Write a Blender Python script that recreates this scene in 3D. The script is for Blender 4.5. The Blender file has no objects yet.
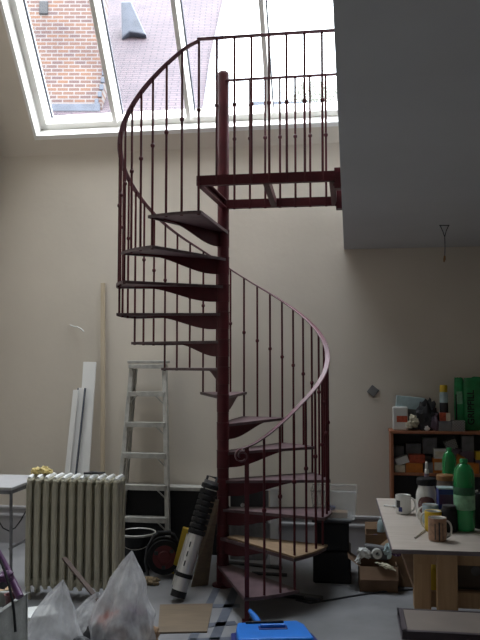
import bpy, bmesh, math, random
from mathutils import Vector, Matrix, noise
from math import sin, cos, pi, radians, sqrt
random.seed(7)
sc = bpy.context.scene
C = sc.collection

# ---------------------------------------------------------------- camera, sky, light, exposure
CAM_H, PITCH, F = 1.5745, 0.0584, 740.0
cd = bpy.data.cameras.new('camera'); cam = bpy.data.objects.new('camera', cd); C.objects.link(cam)
cam.location = (0, 0, CAM_H); cam.rotation_euler = (pi/2 + PITCH, 0, 0)
cd.sensor_fit = 'VERTICAL'; cd.sensor_height = 36; cd.lens = F/640*36
cd.clip_start = .05; cd.clip_end = 300
sc.camera = cam
sc.view_settings.view_transform = 'Standard'; sc.view_settings.look = 'None'
sc.view_settings.gamma = 1; sc.view_settings.use_curve_mapping = False
sc.view_settings.exposure = 0.66
SKY, ZEN = 1.8, 12.0
w = bpy.data.worlds.new('sky'); sc.world = w; w.use_nodes = True
nt = w.node_tree; nt.nodes.clear()
out = nt.nodes.new('ShaderNodeOutputWorld'); bg = nt.nodes.new('ShaderNodeBackground')
tc = nt.nodes.new('ShaderNodeTexCoord'); ns = nt.nodes.new('ShaderNodeTexNoise'); rp = nt.nodes.new('ShaderNodeValToRGB')
ns.inputs['Scale'].default_value = 2.5; ns.inputs['Detail'].default_value = 4
rp.color_ramp.elements[0].color = (.80, .90, 1, 1); rp.color_ramp.elements[0].position = .35
rp.color_ramp.elements[1].color = (1, 1, 1, 1); rp.color_ramp.elements[1].position = .65
nt.links.new(tc.outputs['Generated'], ns.inputs['Vector']); nt.links.new(ns.outputs['Fac'], rp.inputs['Fac'])
nt.links.new(rp.outputs['Color'], bg.inputs['Color']); bg.inputs['Strength'].default_value = SKY
# overcast sky: dimmer at the horizon, brightest overhead
sx_ = nt.nodes.new('ShaderNodeSeparateXYZ'); mm = nt.nodes.new('ShaderNodeMath'); mm.operation = 'MAXIMUM'; mm.inputs[1].default_value = 0
pw = nt.nodes.new('ShaderNodeMath'); pw.operation = 'POWER'; pw.inputs[1].default_value = 1.5
ma = nt.nodes.new('ShaderNodeMath'); ma.operation = 'MULTIPLY_ADD'; ma.inputs[1].default_value = ZEN; ma.inputs[2].default_value = SKY
nt.links.new(tc.outputs['Generated'], sx_.inputs[0]); nt.links.new(sx_.outputs['Z'], mm.inputs[0]); nt.links.new(mm.outputs[0], pw.inputs[0])
nt.links.new(pw.outputs[0], ma.inputs[0]); nt.links.new(ma.outputs[0], bg.inputs['Strength'])
nt.links.new(bg.outputs[0], out.inputs[0])

# ---------------------------------------------------------------- frames of reference
VP = (109.0, 740.0); L_ = math.hypot(*VP)
SN, CS = VP[0]/L_, VP[1]/L_            # room is turned 8.4 degrees against the camera
YAW = -math.atan2(VP[0], VP[1])
def R3(u, v, z=0): return Vector((u*CS + v*SN, -u*SN + v*CS, z))      # room -> world
def toroom(p): return (p[0]*CS - p[1]*SN, p[0]*SN + p[1]*CS)
def ray(px, py):
    a, b = (px-240)/F, (320-py)/F
    return Vector((a, cos(PITCH) - b*sin(PITCH), sin(PITCH) + b*cos(PITCH)))
def atz(px, py, z):                     # point on a horizontal plane
    d = ray(px, py); t = (z - CAM_H)/d.z
    return Vector((d.x*t, d.y*t, z))
def atv(px, py, v):                     # point on a plane parallel to the back wall
    d = ray(px, py); t = v/(d.x*SN + d.y*CS)
    return Vector((d.x*t, d.y*t, CAM_H + d.z*t))
def rz(px, py, z): p = atz(px, py, z); return toroom(p)
def rv(px, py, v): p = atv(px, py, v); return toroom(p)[0], p.z

# ---------------------------------------------------------------- materials
def mat(name, col, rough=.6, metal=0, var=.12, nscale=6, bump=.0, bscale=60, alpha=None, trans=0, sheen=0, col2=None, spec=.5):
    m = bpy.data.materials.new(name); m.use_nodes = True; t = m.node_tree; b = t.nodes['Principled BSDF']
    tcn = t.nodes.new('ShaderNodeTexCoord'); n = t.nodes.new('ShaderNodeTexNoise')
    n.inputs['Scale'].default_value = nscale; n.inputs['Detail'].default_value = 5
    t.links.new(tcn.outputs['Object'], n.inputs['Vector'])
    r = t.nodes.new('ShaderNodeValToRGB')
    c2 = col2 if col2 else tuple(min(1, c*(1+var)) for c in col)
    r.color_ramp.elements[0].color = tuple(c*(1-var) for c in col) + (1,); r.color_ramp.elements[0].position = .3
    r.color_ramp.elements[1].color = tuple(c2) + (1,); r.color_ramp.elements[1].position = .7
    t.links.new(n.outputs['Fac'], r.inputs['Fac']); t.links.new(r.outputs['Color'], b.inputs['Base Color'])
    b.inputs['Roughness'].default_value = rough; b.inputs['Metallic'].default_value = metal
    b.inputs['Specular IOR Level'].default_value = spec
    if trans: b.inputs['Transmission Weight'].default_value = trans
    if alpha is not None: b.inputs['Alpha'].default_value = alpha
    if bump:
        n2 = t.nodes.new('ShaderNodeTexNoise'); n2.inputs['Scale'].default_value = bscale; n2.inputs['Detail'].default_value = 4
        bp = t.nodes.new('ShaderNodeBump'); bp.inputs['Strength'].default_value = bump; bp.inputs['Distance'].default_value = .01
        t.links.new(tcn.outputs['Object'], n2.inputs['Vector']); t.links.new(n2.outputs['Fac'], bp.inputs['Height'])
        t.links.new(bp.outputs['Normal'], b.inputs['Normal'])
    return m
def wood(name, c1, c2, scale=(1, 12, 12), rough=.6):
    m = bpy.data.materials.new(name); m.use_nodes = True; t = m.node_tree; b = t.nodes['Principled BSDF']
    tcn = t.nodes.new('ShaderNodeTexCoord'); mp = t.nodes.new('ShaderNodeMapping'); n = t.nodes.new('ShaderNodeTexNoise')
    mp.inputs['Scale'].default_value = scale; n.inputs['Scale'].default_value = 3; n.inputs['Detail'].default_value = 6; n.inputs['Distortion'].default_value = 1.2
    r = t.nodes.new('ShaderNodeValToRGB'); r.color_ramp.elements[0].color = c1 + (1,); r.color_ramp.elements[1].color = c2 + (1,)
    r.color_ramp.elements[0].position = .3; r.color_ramp.elements[1].position = .7
    t.links.new(tcn.outputs['Object'], mp.inputs['Vector']); t.links.new(mp.outputs[0], n.inputs['Vector'])
    t.links.new(n.outputs['Fac'], r.inputs['Fac']); t.links.new(r.outputs['Color'], b.inputs['Base Color']); b.inputs['Roughness'].default_value = rough
    return m
def brickmat(name, c1, c2, mortar, bw, bh, msize, mode='XZ', offset=.5, bump=.4):
    m = bpy.data.materials.new(name); m.use_nodes = True; t = m.node_tree; b = t.nodes['Principled BSDF']
    tcn = t.nodes.new('ShaderNodeTexCoord'); mp = t.nodes.new('ShaderNodeMapping')
    if mode == 'XZ': mp.inputs['Rotation'].default_value = (radians(90), 0, 0)
    br = t.nodes.new('ShaderNodeTexBrick'); br.inputs['Scale'].default_value = 1
    br.inputs['Brick Width'].default_value = bw; br.inputs['Row Height'].default_value = bh; br.inputs['Mortar Size'].default_value = msize
    br.inputs['Color1'].default_value = c1 + (1,); br.inputs['Color2'].default_value = c2 + (1,); br.inputs['Mortar'].default_value = mortar + (1,)
    br.offset = offset
    n = t.nodes.new('ShaderNodeTexNoise'); n.inputs['Scale'].default_value = 1.3; n.inputs['Detail'].default_value = 5
    mx = t.nodes.new('ShaderNodeMixRGB'); mx.blend_type = 'MULTIPLY'; mx.inputs['Fac'].default_value = .7
    r = t.nodes.new('ShaderNodeValToRGB'); r.color_ramp.elements[0].color = (.62, .6, .66, 1); r.color_ramp.elements[1].color = (1, 1, 1, 1)
    r.color_ramp.elements[0].position = .35; r.color_ramp.elements[1].position = .6
    t.links.new(tcn.outputs['Object'], mp.inputs['Vector']); t.links.new(mp.outputs[0], br.inputs['Vector'])
    t.links.new(tcn.outputs['Object'], n.inputs['Vector']); t.links.new(n.outputs['Fac'], r.inputs['Fac'])
    t.links.new(br.outputs['Color'], mx.inputs[1]); t.links.new(r.outputs['Color'], mx.inputs[2])
    t.links.new(mx.outputs[0], b.inputs['Base Color']); b.inputs['Roughness'].default_value = .85
    bp = t.nodes.new('ShaderNodeBump'); bp.inputs['Strength'].default_value = bump; bp.invert = True; bp.inputs['Distance'].default_value = .02
    t.links.new(br.outputs['Fac'], bp.inputs['Height']); t.links.new(bp.outputs['Normal'], b.inputs['Normal'])
    return m
def glassmat(name, tint, fac=.08):
    m = bpy.data.materials.new(name); m.use_nodes = True; t = m.node_tree; t.nodes.clear()
    o = t.nodes.new('ShaderNodeOutputMaterial'); a = t.nodes.new('ShaderNodeBsdfTransparent'); g = t.nodes.new('ShaderNodeBsdfGlossy')
    fr = t.nodes.new('ShaderNodeFresnel'); fr.inputs['IOR'].default_value = 1.25
    a.inputs['Color'].default_value = tint + (1,); g.inputs['Roughness'].default_value = .05
    mx = t.nodes.new('ShaderNodeMixShader'); t.links.new(fr.outputs[0], mx.inputs[0]); t.links.new(a.outputs[0], mx.inputs[1]); t.links.new(g.outputs[0], mx.inputs[2])
    t.links.new(mx.outputs[0], o.inputs[0]); return m
def filmmat(name, col, dens, vary=.15):
    m = bpy.data.materials.new(name); m.use_nodes = True; t = m.node_tree; t.nodes.clear()
    o = t.nodes.new('ShaderNodeOutputMaterial'); a = t.nodes.new('ShaderNodeBsdfTransparent'); p = t.nodes.new('ShaderNodeBsdfPrincipled')
    p.inputs['Base Color'].default_value = col + (1,); p.inputs['Roughness'].default_value = .2
    tr = t.nodes.new('ShaderNodeBsdfTranslucent'); tr.inputs['Color'].default_value = col + (1,)
    m1 = t.nodes.new('ShaderNodeMixShader'); m1.inputs[0].default_value = .35
    n = t.nodes.new('ShaderNodeTexNoise'); n.inputs['Scale'].default_value = 9; n.inputs['Detail'].default_value = 3
    mr = t.nodes.new('ShaderNodeMapRange'); mr.inputs['From Min'].default_value = .3; mr.inputs['From Max'].default_value = .7
    mr.inputs['To Min'].default_value = dens-vary; mr.inputs['To Max'].default_value = min(1, dens+vary)
    m2 = t.nodes.new('ShaderNodeMixShader')
    t.links.new(p.outputs[0], m1.inputs[1]); t.links.new(tr.outputs[0], m1.inputs[2])
    t.links.new(n.outputs['Fac'], mr.inputs['Value']); t.links.new(mr.outputs[0], m2.inputs[0])
    t.links.new(a.outputs[0], m2.inputs[1]); t.links.new(m1.outputs[0], m2.inputs[2]); t.links.new(m2.outputs[0], o.inputs[0]); return m

M = dict(
 plaster=mat('plaster', (.650, .588, .508), .9, var=.04, nscale=1.6, bump=.12, bscale=25),
 ceiling=mat('ceiling_plaster', (.54, .545, .56), .9, var=.04, nscale=1.5, bump=.08, bscale=30),
 floor=mat('screed', (.205, .205, .215), .75, var=.22, nscale=2.2, bump=.2, bscale=14),
 tape=mat('grey_tape', (.085, .095, .125), .6, var=.2),
 skirt=mat('skirting_paint', (.36, .35, .36), .6, var=.06),
 white=mat('white_paint', (.80, .79, .77), .5, var=.02),
 bar=mat('white_glazing_bar', (.84, .82, .78), .5, var=.03),
 gasket=mat('dark_gasket', (.05, .055, .08), .7),
 steel=mat('red_oxide_steel', (.075, .010, .015), .5, var=.22, nscale=9, bump=.05, spec=.3),
 steel_lit=mat('lit_red_oxide_rail', (.115, .040, .055), .40, var=.2, nscale=9),  # lit sheen of the rails painted in as a paler, pinker steel
 tread=mat('lit_red_steel', (.095, .055, .062), .5, var=.3, nscale=14),  # light on the tread tops put into the colour, paler than the brackets
 black=mat('black_plastic', (.010, .010, .012), .55, var=.2, spec=.3),
 dark=mat('dark_grey', (.035, .035, .04), .6, var=.2),
 alu=mat('worn_aluminium', (.44, .43, .40), .5, metal=.3, var=.18, nscale=20),
 chrome=mat('brushed_silver', (.66, .66, .66), .32, metal=.6, var=.1),
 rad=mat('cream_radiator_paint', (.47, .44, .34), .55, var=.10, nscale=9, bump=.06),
 rad_top=mat('mottled_white', (.80, .80, .78), .6, var=.1),
 ply=wood('plywood', (.34, .22, .115), (.42, .285, .16)),
 pine=wood('pine', (.36, .22, .115), (.46, .30, .165), (12, 12, 1)),
 top=wood('pale_board', (.40, .35, .31), (.47, .42, .38), (1, 8, 8)),
 edge=mat('grey_mauve_edge', (.17, .145, .16), .7),
 redwood=wood('reddish_shelf_wood', (.27, .095, .045), (.34, .13, .065), (8, 8, 1)),
 card=mat('cardboard', (.27, .17, .10), .85, var=.15, nscale=8),
 card_d=mat('brown_cardboard', (.19, .115, .07), .85, var=.18, nscale=8),
 blue=mat('bright_blue_plastic', (.018, .17, .62), .4, var=.12),
 bluedark=mat('navy_plastic', (.02, .03, .16), .45),
 red=mat('red_plastic', (.12, .012, .016), .5),
 yellow=mat('yellow_plastic', (.62, .42, .02), .45, var=.1),
 green=mat('green_film', (.015, .26, .08), .35, var=.35, nscale=16),
 green2=mat('green_sack', (.015, .20, .06), .45, var=.3, nscale=14),
 gglass=mat('green_bottle_plastic', (.02, .36, .10), .12, var=.1, trans=.35, alpha=.9),
 glabel=mat('pale_green_label', (.20, .42, .26), .5, var=.3, nscale=40),
 glabel_d=mat('dark_green_label', (.015, .10, .045), .5, var=.3, nscale=40),
 china=mat('white_china', (.66, .66, .64), .25, var=.04),
 tanmug=mat('tan_mug', (.34, .20, .13), .4, var=.3, nscale=60),
 bluemug=mat('pale_blue_mug', (.36, .46, .52), .3, var=.2, nscale=30),
 orange=mat('orange_carton', (.52, .16, .02), .5, var=.25, nscale=14),
 rust=mat('red_orange_packets', (.42, .07, .03), .5, var=.4, nscale=40),
 grey=mat('grey_carton', (.17, .17, .18), .6, var=.25, nscale=20),
 mauve=mat('mauve_carton', (.14, .10, .14), .6, var=.25),
 cream=mat('cream_paper', (.60, .55, .42), .7, var=.15, nscale=30),
 foil=mat('pale_blue_pack', (.40, .52, .54), .35, var=.25, nscale=10),
 foam=mat('yellow_foam', (.62, .50, .22), .9, var=.25, nscale=25, bump=.6, bscale=40),
 rag=mat('tan_rag', (.30, .22, .13), .9, var=.4, nscale=30, bump=.5),
 purple=mat('purple_plastic', (.085, .03, .09), .35, var=.2),
 maroon=mat('maroon_plastic', (.13, .05, .05), .4),
 poly=mat('white_crate', (.27, .275, .26), .8, var=.25, nscale=12, bump=.3),
 stick=wood('stick_wood', (.045, .024, .018), (.07, .038, .028), (1, 1, 10)),
 batten=wood('batten_wood', (.48, .39, .27), (.56, .47, .35), (12, 12, 1)),
 taupe=mat('taupe_panel', (.15, .125, .11), .7, var=.1),
 amber=mat('amber_lid', (.28, .14, .05), .4),
 bag=filmmat('clear_polythene', (.68, .68, .70), .55),
 bin=filmmat('clear_tub_plastic', (.80, .82, .82), .28, 0),
 brick=brickmat('red_brick', (.165, .085, .055), (.100, .062, .062), (.20, .18, .175), .205, .070, .011),
 tile=brickmat('plain_roof_tile', (.088, .060, .070), (.070, .050, .062), (.035, .026, .036), .26, .095, .013, mode='XY'),
 lead=mat('lead_flashing', (.075, .085, .115), .5, var=.2, nscale=5),
 postwhite=mat('gloss_white', (.86, .88, .92), .35, var=.03),
 wallgrey=mat('plate_grey', (.20, .20, .205), .6),
 benchdark=mat('bench_frame_dark', (.035, .024, .034), .5),
 cover=wood('cover_board', (.19, .12, .065), (.26, .17, .10)),
 dull=wood('dull_board', (.15, .11, .075), (.20, .15, .10)),
 hazed_leaf=mat('hazed_leaf', (.30, .31, .27), .7, var=.2, nscale=2),  # haze over the far trees painted in as pale grey foliage
 bark=mat('bark', (.12, .09, .06), .9),
 pane=glassmat('window_glass', (.93, .95, .95)),
 ground=mat('ground', (.2, .2, .18), .9),
)
# faint grid print for one carton
def checker(name, a, b, s):
    m = mat(name, a); t = m.node_tree; ch = t.nodes.new('ShaderNodeTexChecker'); ch.inputs['Scale'].default_value = s
    ch.inputs['Color1'].default_value = a+(1,); ch.inputs['Color2'].default_value = b+(1,)
    tcn = t.nodes.new('ShaderNodeTexCoord'); mp = t.nodes.new('ShaderNodeMapping'); mp.inputs['Location'].default_value = (.003, .0013, .002)
    t.links.new(tcn.outputs['Object'], mp.inputs['Vector']); t.links.new(mp.outputs[0], ch.inputs['Vector'])
    t.links.new(ch.outputs['Color'], t.nodes['Principled BSDF'].inputs['Base Color']); return m
M['check'] = checker('chequered_carton', (.42, .40, .38), (.08, .08, .09), 95)

# ---------------------------------------------------------------- mesh builder
class MB:
    def __init__(s): s.v, s.f, s.m, s.mats, s.sm = [], [], [], [], []
    def mi(s, m):
        if m not in s.mats: s.mats.append(m)
        return s.mats.index(m)
    def add(s, vs, fs, m=None, smooth=False, T=None):
        o = len(s.v); s.v += [tuple(T @ Vector(p)) if T else tuple(p) for p in vs]
        k = s.mi(m) if m else 0
        if m is None and not s.mats: s.mats.append(None)
        for f in fs: s.f.append(tuple(i+o for i in f)); s.m.append(k); s.sm.append(smooth)
        return s
    def box(s, c, d, m=None, T=None):
        x, y, z = c; a, b, h = d[0]/2, d[1]/2, d[2]/2
        vs = [(x+i*a, y+j*b, z+k*h) for i in (-1, 1) for j in (-1, 1) for k in (-1, 1)]
        return s.add(vs, [(0,1,3,2),(4,6,7,5),(0,4,5,1),(2,3,7,6),(0,2,6,4),(1,5,7,3)], m, False, T)
    def bb(s, x0, x1, y0, y1, z0, z1, m=None, T=None):
        return s.box(((x0+x1)/2, (y0+y1)/2, (z0+z1)/2), (abs(x1-x0), abs(y1-y0), abs(z1-z0)), m, T)
    def beam(s, p, q, wd, ht, up=(0, 0, 1), m=None):      # rectangular bar from p to q
        p, q = Vector(p), Vector(q); d = (q-p).normalized(); sd = d.cross(Vector(up))
        if sd.length < 1e-5: sd = d.cross(Vector((1, 0, 0)))
        sd.normalize(); u = sd.cross(d).normalized()
        vs = [P + sd*(i*wd/2) + u*(j*ht/2) for P in (p, q) for i, j in ((-1, -1), (1, -1), (1, 1), (-1, 1))]
        return s.add(vs, [(3,2,1,0),(4,5,6,7),(0,1,5,4),(1,2,6,5),(2,3,7,6),(3,0,4,7)], m)
    def tube(s, path, r, n=8, m=None, cap=True, smooth=True):
        P = [Vector(p) for p in path]; N = len(P); rr = r if hasattr(r, '__len__') else [r]*N
        vs = []; prev = None
        for i in range(N):
            d = (P[min(i+1, N-1)] - P[max(i-1, 0)]).normalized()
            if prev is None:
                a = d.cross(Vector((0, 0, 1)))
                if a.length < .01: a = d.cross(Vector((1, 0, 0)))
            else: a = prev - d*prev.dot(d)
            a.normalize(); prev = a; b = d.cross(a)
            vs += [P[i] + (a*cos(2*pi*k/n) + b*sin(2*pi*k/n))*rr[i] for k in range(n)]
        fs = [(i*n+k, i*n+(k+1)%n, (i+1)*n+(k+1)%n, (i+1)*n+k) for i in range(N-1) for k in range(n)]
        s.add(vs, fs, m, smooth)
        if cap:
            s.add(vs[:n], [tuple(range(n))[::-1]], m); s.add(vs[-n:], [tuple(range(n))], m)
        return s
    def lathe(s, prof, n=24, c=(0, 0, 0), m=None, T=None, smooth=True):
        vs = [(c[0]+r*cos(2*pi*k/n), c[1]+r*sin(2*pi*k/n), c[2]+z) for r, z in prof for k in range(n)]
        fs = [(i*n+k, i*n+(k+1)%n, (i+1)*n+(k+1)%n, (i+1)*n+k) for i in range(len(prof)-1) for k in range(n)]
        return s.add(vs, fs, m, smooth, T)
    def prism(s, poly, z0, z1, m=None, T=None):
        n = len(poly); vs = [(x, y, z0) for x, y in poly] + [(x, y, z1) for x, y in poly]
        return s.add(vs, [tuple(range(n))[::-1], tuple(range(n, 2*n))] + [(i, (i+1) % n, n+(i+1) % n, n+i) for i in range(n)], m, False, T)
    def ribbon(s, path, wdir, wd, th, m=None):             # flat bar swept along a path, wdir per point
        P = [Vector(p) for p in path]; vs = []; N = len(P)
        for i in range(N):
            d = (P[min(i+1, N-1)] - P[max(i-1, 0)]).normalized(); a = Vector(wdir[i]); a = (a - d*a.dot(d)).normalized(); u = a.cross(d)
            vs += [P[i] + a*(i_*wd/2) + u*(j*th/2) for i_, j in ((-1, -.6), (-.8, -1), (.8, -1), (1, -.6), (1, .6), (.8, 1), (-.8, 1), (-1, .6))]
        fs = [(i*8+k, i*8+(k+1) % 8, (i+1)*8+(k+1) % 8, (i+1)*8+k) for i in range(N-1) for k in range(8)]
        fs += [tuple(range(8))[::-1], tuple(range((N-1)*8, N*8))]
        return s.add(vs, fs, m)
    def blob(s, c, r, n=14, amp=.25, seed=0, m=None, fq=2.0):
        vs, fs = [], []
        for i in range(n+1):
            th = pi*i/n
            for k in range(2*n):
                ph = pi*k/n; d = Vector((sin(th)*cos(ph), sin(th)*sin(ph), cos(th)))
                q = 1 + amp*noise.noise(d*fq + Vector((seed*3.1, seed*1.7, seed)))*1.6
                vs.append((c[0]+d.x*r[0]*q, c[1]+d.y*r[1]*q, c[2]+d.z*r[2]*q))
        for i in range(n):
            for k in range(2*n): fs.append((i*2*n+k, (i+1)*2*n+k, (i+1)*2*n+(k+1) % (2*n), i*2*n+(k+1) % (2*n)))
        return s.add(vs, fs, m, True)
    def build(s, name, material=None, parent=None, bevel=0, loc=None, rot=None, seg=2):
        me = bpy.data.meshes.new(name); me.from_pydata(s.v, [], s.f)
        mats = [x if x is not None else material for x in s.mats] or [material]
        for x in mats: me.materials.append(x)
        for p, k, q in zip(me.polygons, s.m, s.sm): p.material_index = k; p.use_smooth = q
        bm = bmesh.new(); bm.from_mesh(me); bmesh.ops.remove_doubles(bm, verts=bm.verts, dist=1e-5)
        bmesh.ops.recalc_face_normals(bm, faces=bm.faces); bm.to_mesh(me); bm.free()
        if any(s.sm): me.set_sharp_from_angle(angle=radians(38))
        o = bpy.data.objects.new(name, me); C.objects.link(o)
        if parent: o.parent = parent
        if loc is not None: o.location = loc
        if rot is not None: o.rotation_euler = rot
        if bevel:
            b = o.modifiers.new('bevel', 'BEVEL'); b.width = bevel; b.segments = seg; b.limit_method = 'ANGLE'; b.angle_limit = radians(40)
        return o
def tag(o, label=None, cat=None, group=None, kind=None):
    if label: o['label'] = label
    if cat: o['category'] = cat
    if group: o['group'] = group
    if kind: o['kind'] = kind
    return o
def thing(name, label, cat, loc=(0, 0, 0), rot=YAW, group=None):
    o = bpy.data.objects.new(name, None); C.objects.link(o); o.location = loc
    o.rotation_euler = rot if hasattr(rot, '__len__') else (0, 0, rot); o.empty_display_size = .1
    return tag(o, label, cat, group)
def struct(o): o['kind'] = 'structure'; return o
ROOMT = Matrix.Rotation(YAW, 4, 'Z')    # room frame: local x = along back wall, y = away from camera
def room(mb, name, material, bevel=0, parent=None):       # mesh given in room coordinates
    o = mb.build(name, material, parent, bevel)
    if not parent: o.rotation_euler = (0, 0, YAW)
    return o

# ================================================================= THE ROOM
WV, UL, UR, VB = 6.26, -3.15, 2.3, -2.2
Z0, SL = 3.45, 1.26                      # springing of the sloped roof, its slope
TT = 2.2; ZC = Z0 + SL*TT               # ridge level ceiling
struct(room(MB().bb(UL-.2, UR+.2, VB-.2, WV+.2, -.15, 0), 'floor', M['floor']))
struct(room(MB().bb(UL-.2, UR+.2, WV, WV+.2, 0, Z0+.05), 'wall_back', M['plaster']))
struct(room(MB().bb(UL-.2, UL, VB-.2, WV, 0, ZC+.2), 'wall_left', M['plaster']))
struct(room(MB().bb(UR, UR+.2, VB-.2, WV, 0, ZC+.2), 'wall_right', M['plaster']))
struct(room(MB().bb(UL, UR, VB-.2, VB, 0, ZC+.2), 'wall_front', M['plaster']))
struct(room(MB().bb(UL-.2, UR+.2, VB-.2, WV-TT+.02, ZC, ZC+.15), 'ceiling', M['ceiling']))
def sp(u, t, off=0):                     # point on the slope, off = distance outward
    nrm = Vector((0, SL, 1)).normalized()
    return Vector((u, WV - t, Z0 + SL*t)) + nrm*off
def slab(mb, u0, u1, t0, t1, o0, o1, m=None):
    vs = [sp(u, t, o) for u in (u0, u1) for t in (t0, t1) for o in (o0, o1)]
    return mb.add(vs, [(0,1,3,2),(4,6,7,5),(0,4,5,1),(2,3,7,6),(0,2,6,4),(1,5,7,3)], m)
OU0, OU1, OT0, OT1 = -2.745, .78, .105, 2.06
TH = .33; GO = .29                      # roof thickness, depth of the glass
b = MB(); slab(b, UL-.1, OU0, -.1, TT+.05, 0, TH); slab(b, OU1, UR+.1, -.1, TT+.05, 0, TH)
slab(b, OU0, OU1, -.1, OT0, 0, TH); slab(b, OU0, OU1, OT1, TT+.05, 0, TH)
struct(room(b, 'ceiling_sloped', M['plaster']))
# skylight
win = bpy.data.objects.new('window_1', None); C.objects.link(win); win.rotation_euler = (0, 0, YAW); win['kind'] = 'structure'
fr = MB()
slab(fr, OU0-.012, OU0+.014, OT0-.012, OT1+.01, -.012, TH); slab(fr, OU1-.014, OU1+.012, OT0-.012, OT1+.01, -.012, TH)
slab(fr, OU0, OU1, OT0-.012, OT0+.012, -.012, TH); slab(fr, OU0, OU1, OT1-.012, OT1+.01, -.012, TH)
fr.build('window_reveal', M['white'], win)
fr = MB()
slab(fr, OU0+.014, OU0+.070, OT0+.012, OT1-.01, .13, TH+.01); slab(fr, OU1-.075, OU1-.014, OT0+.012, OT1-.01, .09, TH+.01)
slab(fr, OU0+.014, OU1-.014, OT0+.012, OT0+.045, .13, TH+.01); slab(fr, OU0+.014, OU1-.014, OT1-.05, OT1-.012, .09, TH+.01)
fr.build('window_frame', M['bar'], win)
bars = [-2.025, -1.362, -.662, .02]
for ub in bars:
    fr = MB(); slab(fr, ub-.019, ub+.019, OT0+.04, OT1-.04, .09, TH+.01)
    fr.build('glazing_bar', M['bar'], win)
for ub in [OU0+.070] + [x+.019 for x in bars]:
    g = MB(); slab(g, ub, ub+.012, OT0+.045, OT1-.05, GO-.012, GO+.01); g.build('gasket', M['gasket'], win)
edges = [OU0+.07] + bars + [OU1-.07]
for a, c in zip(edges[:-1], edges[1:]):
    g = MB(); g.add([sp(a, OT0+.04, GO), sp(c, OT0+.04, GO), sp(c, OT1-.04, GO), sp(a, OT1-.04, GO)], [(0, 1, 2, 3)])
    g.build('pane', M['pane'], win)
# sampling portal over the skylight opening (an area light without light of its own)
pl = bpy.data.lights.new('daylight', 'AREA'); pl.shape = 'RECTANGLE'; pl.cycles.is_portal = True
po = bpy.data.objects.new('daylight', pl); C.objects.link(po)
cen = sp((OU0+OU1)/2, (OT0+OT1)/2, .36); pl.size = OU1-OU0; pl.size_y = (sp(0, OT1)-sp(0, OT0)).length
nin = -Vector((0, SL, 1)).normalized(); xa = Vector((1, 0, 0)); za = -nin; ya = za.cross(xa)
po.matrix_world = ROOMT @ Matrix.Translation(cen) @ Matrix((xa, ya, za)).transposed().to_4x4()
# mezzanine floor over the right hand side
ME = -.035; MZ = 2.534
struct(room(MB().bb(ME, UR, VB, WV, MZ, MZ+.2), 'ceiling_mezzanine', M['ceiling']))
# skirting with a moulded top
sk = MB()
def skprof(mb, u0, u1):
    pr = [(0, 0), (-.022, 0), (-.022, .225), (-.030, .232), (-.030, .245), (-.020, .258), (-.016, .29), (-.026, .30), (-.026, .315), (-.010, .322), (0, .322)]
    n = len(pr); vs = [(u, WV+a, z) for u in (u0, u1) for a, z in pr]
    mb.add(vs, [tuple(range(n)), tuple(range(n, 2*n))[::-1]] + [(i, (i+1) % n, n+(i+1) % n, n+i) for i in range(n)])
skprof(sk, UL, UR); struct(room(sk, 'baseboard_back', M['skirt']))
# grey tape lines stuck to the floor
def strip(p, q, wd):
    a, c = Vector(p), Vector(q); d = (c-a).normalized(); s_ = Vector((-d.y, d.x, 0))*wd/2
    return MB().add([a-s_, a+s_, c+s_, c-s_]+[x+Vector((0, 0, .0015)) for x in (a-s_, a+s_, c+s_, c-s_)],
                    [(0,1,2,3),(4,7,6,5),(0,4,5,1),(1,5,6,2),(2,6,7,3),(3,7,4,0)])
flo = bpy.data.objects['floor']
def tape(x0, y0, x1, y1, wd):
    o = strip(atz(x0, y0, .001), atz(x1, y1, .001), wd).build('tape_strip', M['tape'])
    o.parent = flo; o.matrix_parent_inverse = Matrix.Rotation(-YAW, 4, 'Z')
tape(217, 588, 192, 640, .05); tape(236, 588, 214, 640, .06); tape(200, 626, 236, 623, .07); tape(206, 606, 240, 606, .07); tape(190, 641, 236, 639, .07)

# ================================================================= OUTSIDE
struct(MB().bb(-60, 60, 8.5, 90, -.3, -.1).build('ground', M['ground']))
hs = thing('neighbouring_house', 'red brick and tiled neighbouring house seen through the skylight', 'building', (0, 13, 0), 0)
MB().bb(-9, -2.47, 0, .5, 0, 13).build('brick_wall', M['brick'], hs)
# pitched roof: local x right, y up the slope
def roofpt(px, s): X = (px-240)/740*(13+s)/1.0; return (X, s*1.4142)
rm = MB(); poly = [(-9, -3.2), (roofpt(199, -1)[0], -3.2), roofpt(202, -.35), roofpt(211, 1.6), roofpt(222, 3.6), roofpt(229, 5.2), (-9, 7.4)]
rm.prism(poly, -.15, 0)
ro = rm.build('tiled_roof', M['tile'], hs, loc=(0, 0, 6.1), rot=(radians(45), 0, 0))
hip = MB(); hp = [roofpt(200, -.9), roofpt(202, -.35), roofpt(211, 1.6), roofpt(222, 3.6), roofpt(229, 5.2)]
for a, c in zip(hp[:-1], hp[1:]): hip.beam((a[0]+.05, a[1], .03), (c[0]+.05, c[1], .03), .16, .10)
hip.build('hip_flashing', M['lead'], hs, loc=(0, 0, 6.1), rot=(radians(45), 0, 0), bevel=.02)
hz = MB(); pr = [roofpt(203, 1.0), roofpt(217, .9), roofpt(223, 3.6), roofpt(227, 5.2), roofpt(219, 5.2), roofpt(212, 3.6)]
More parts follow.
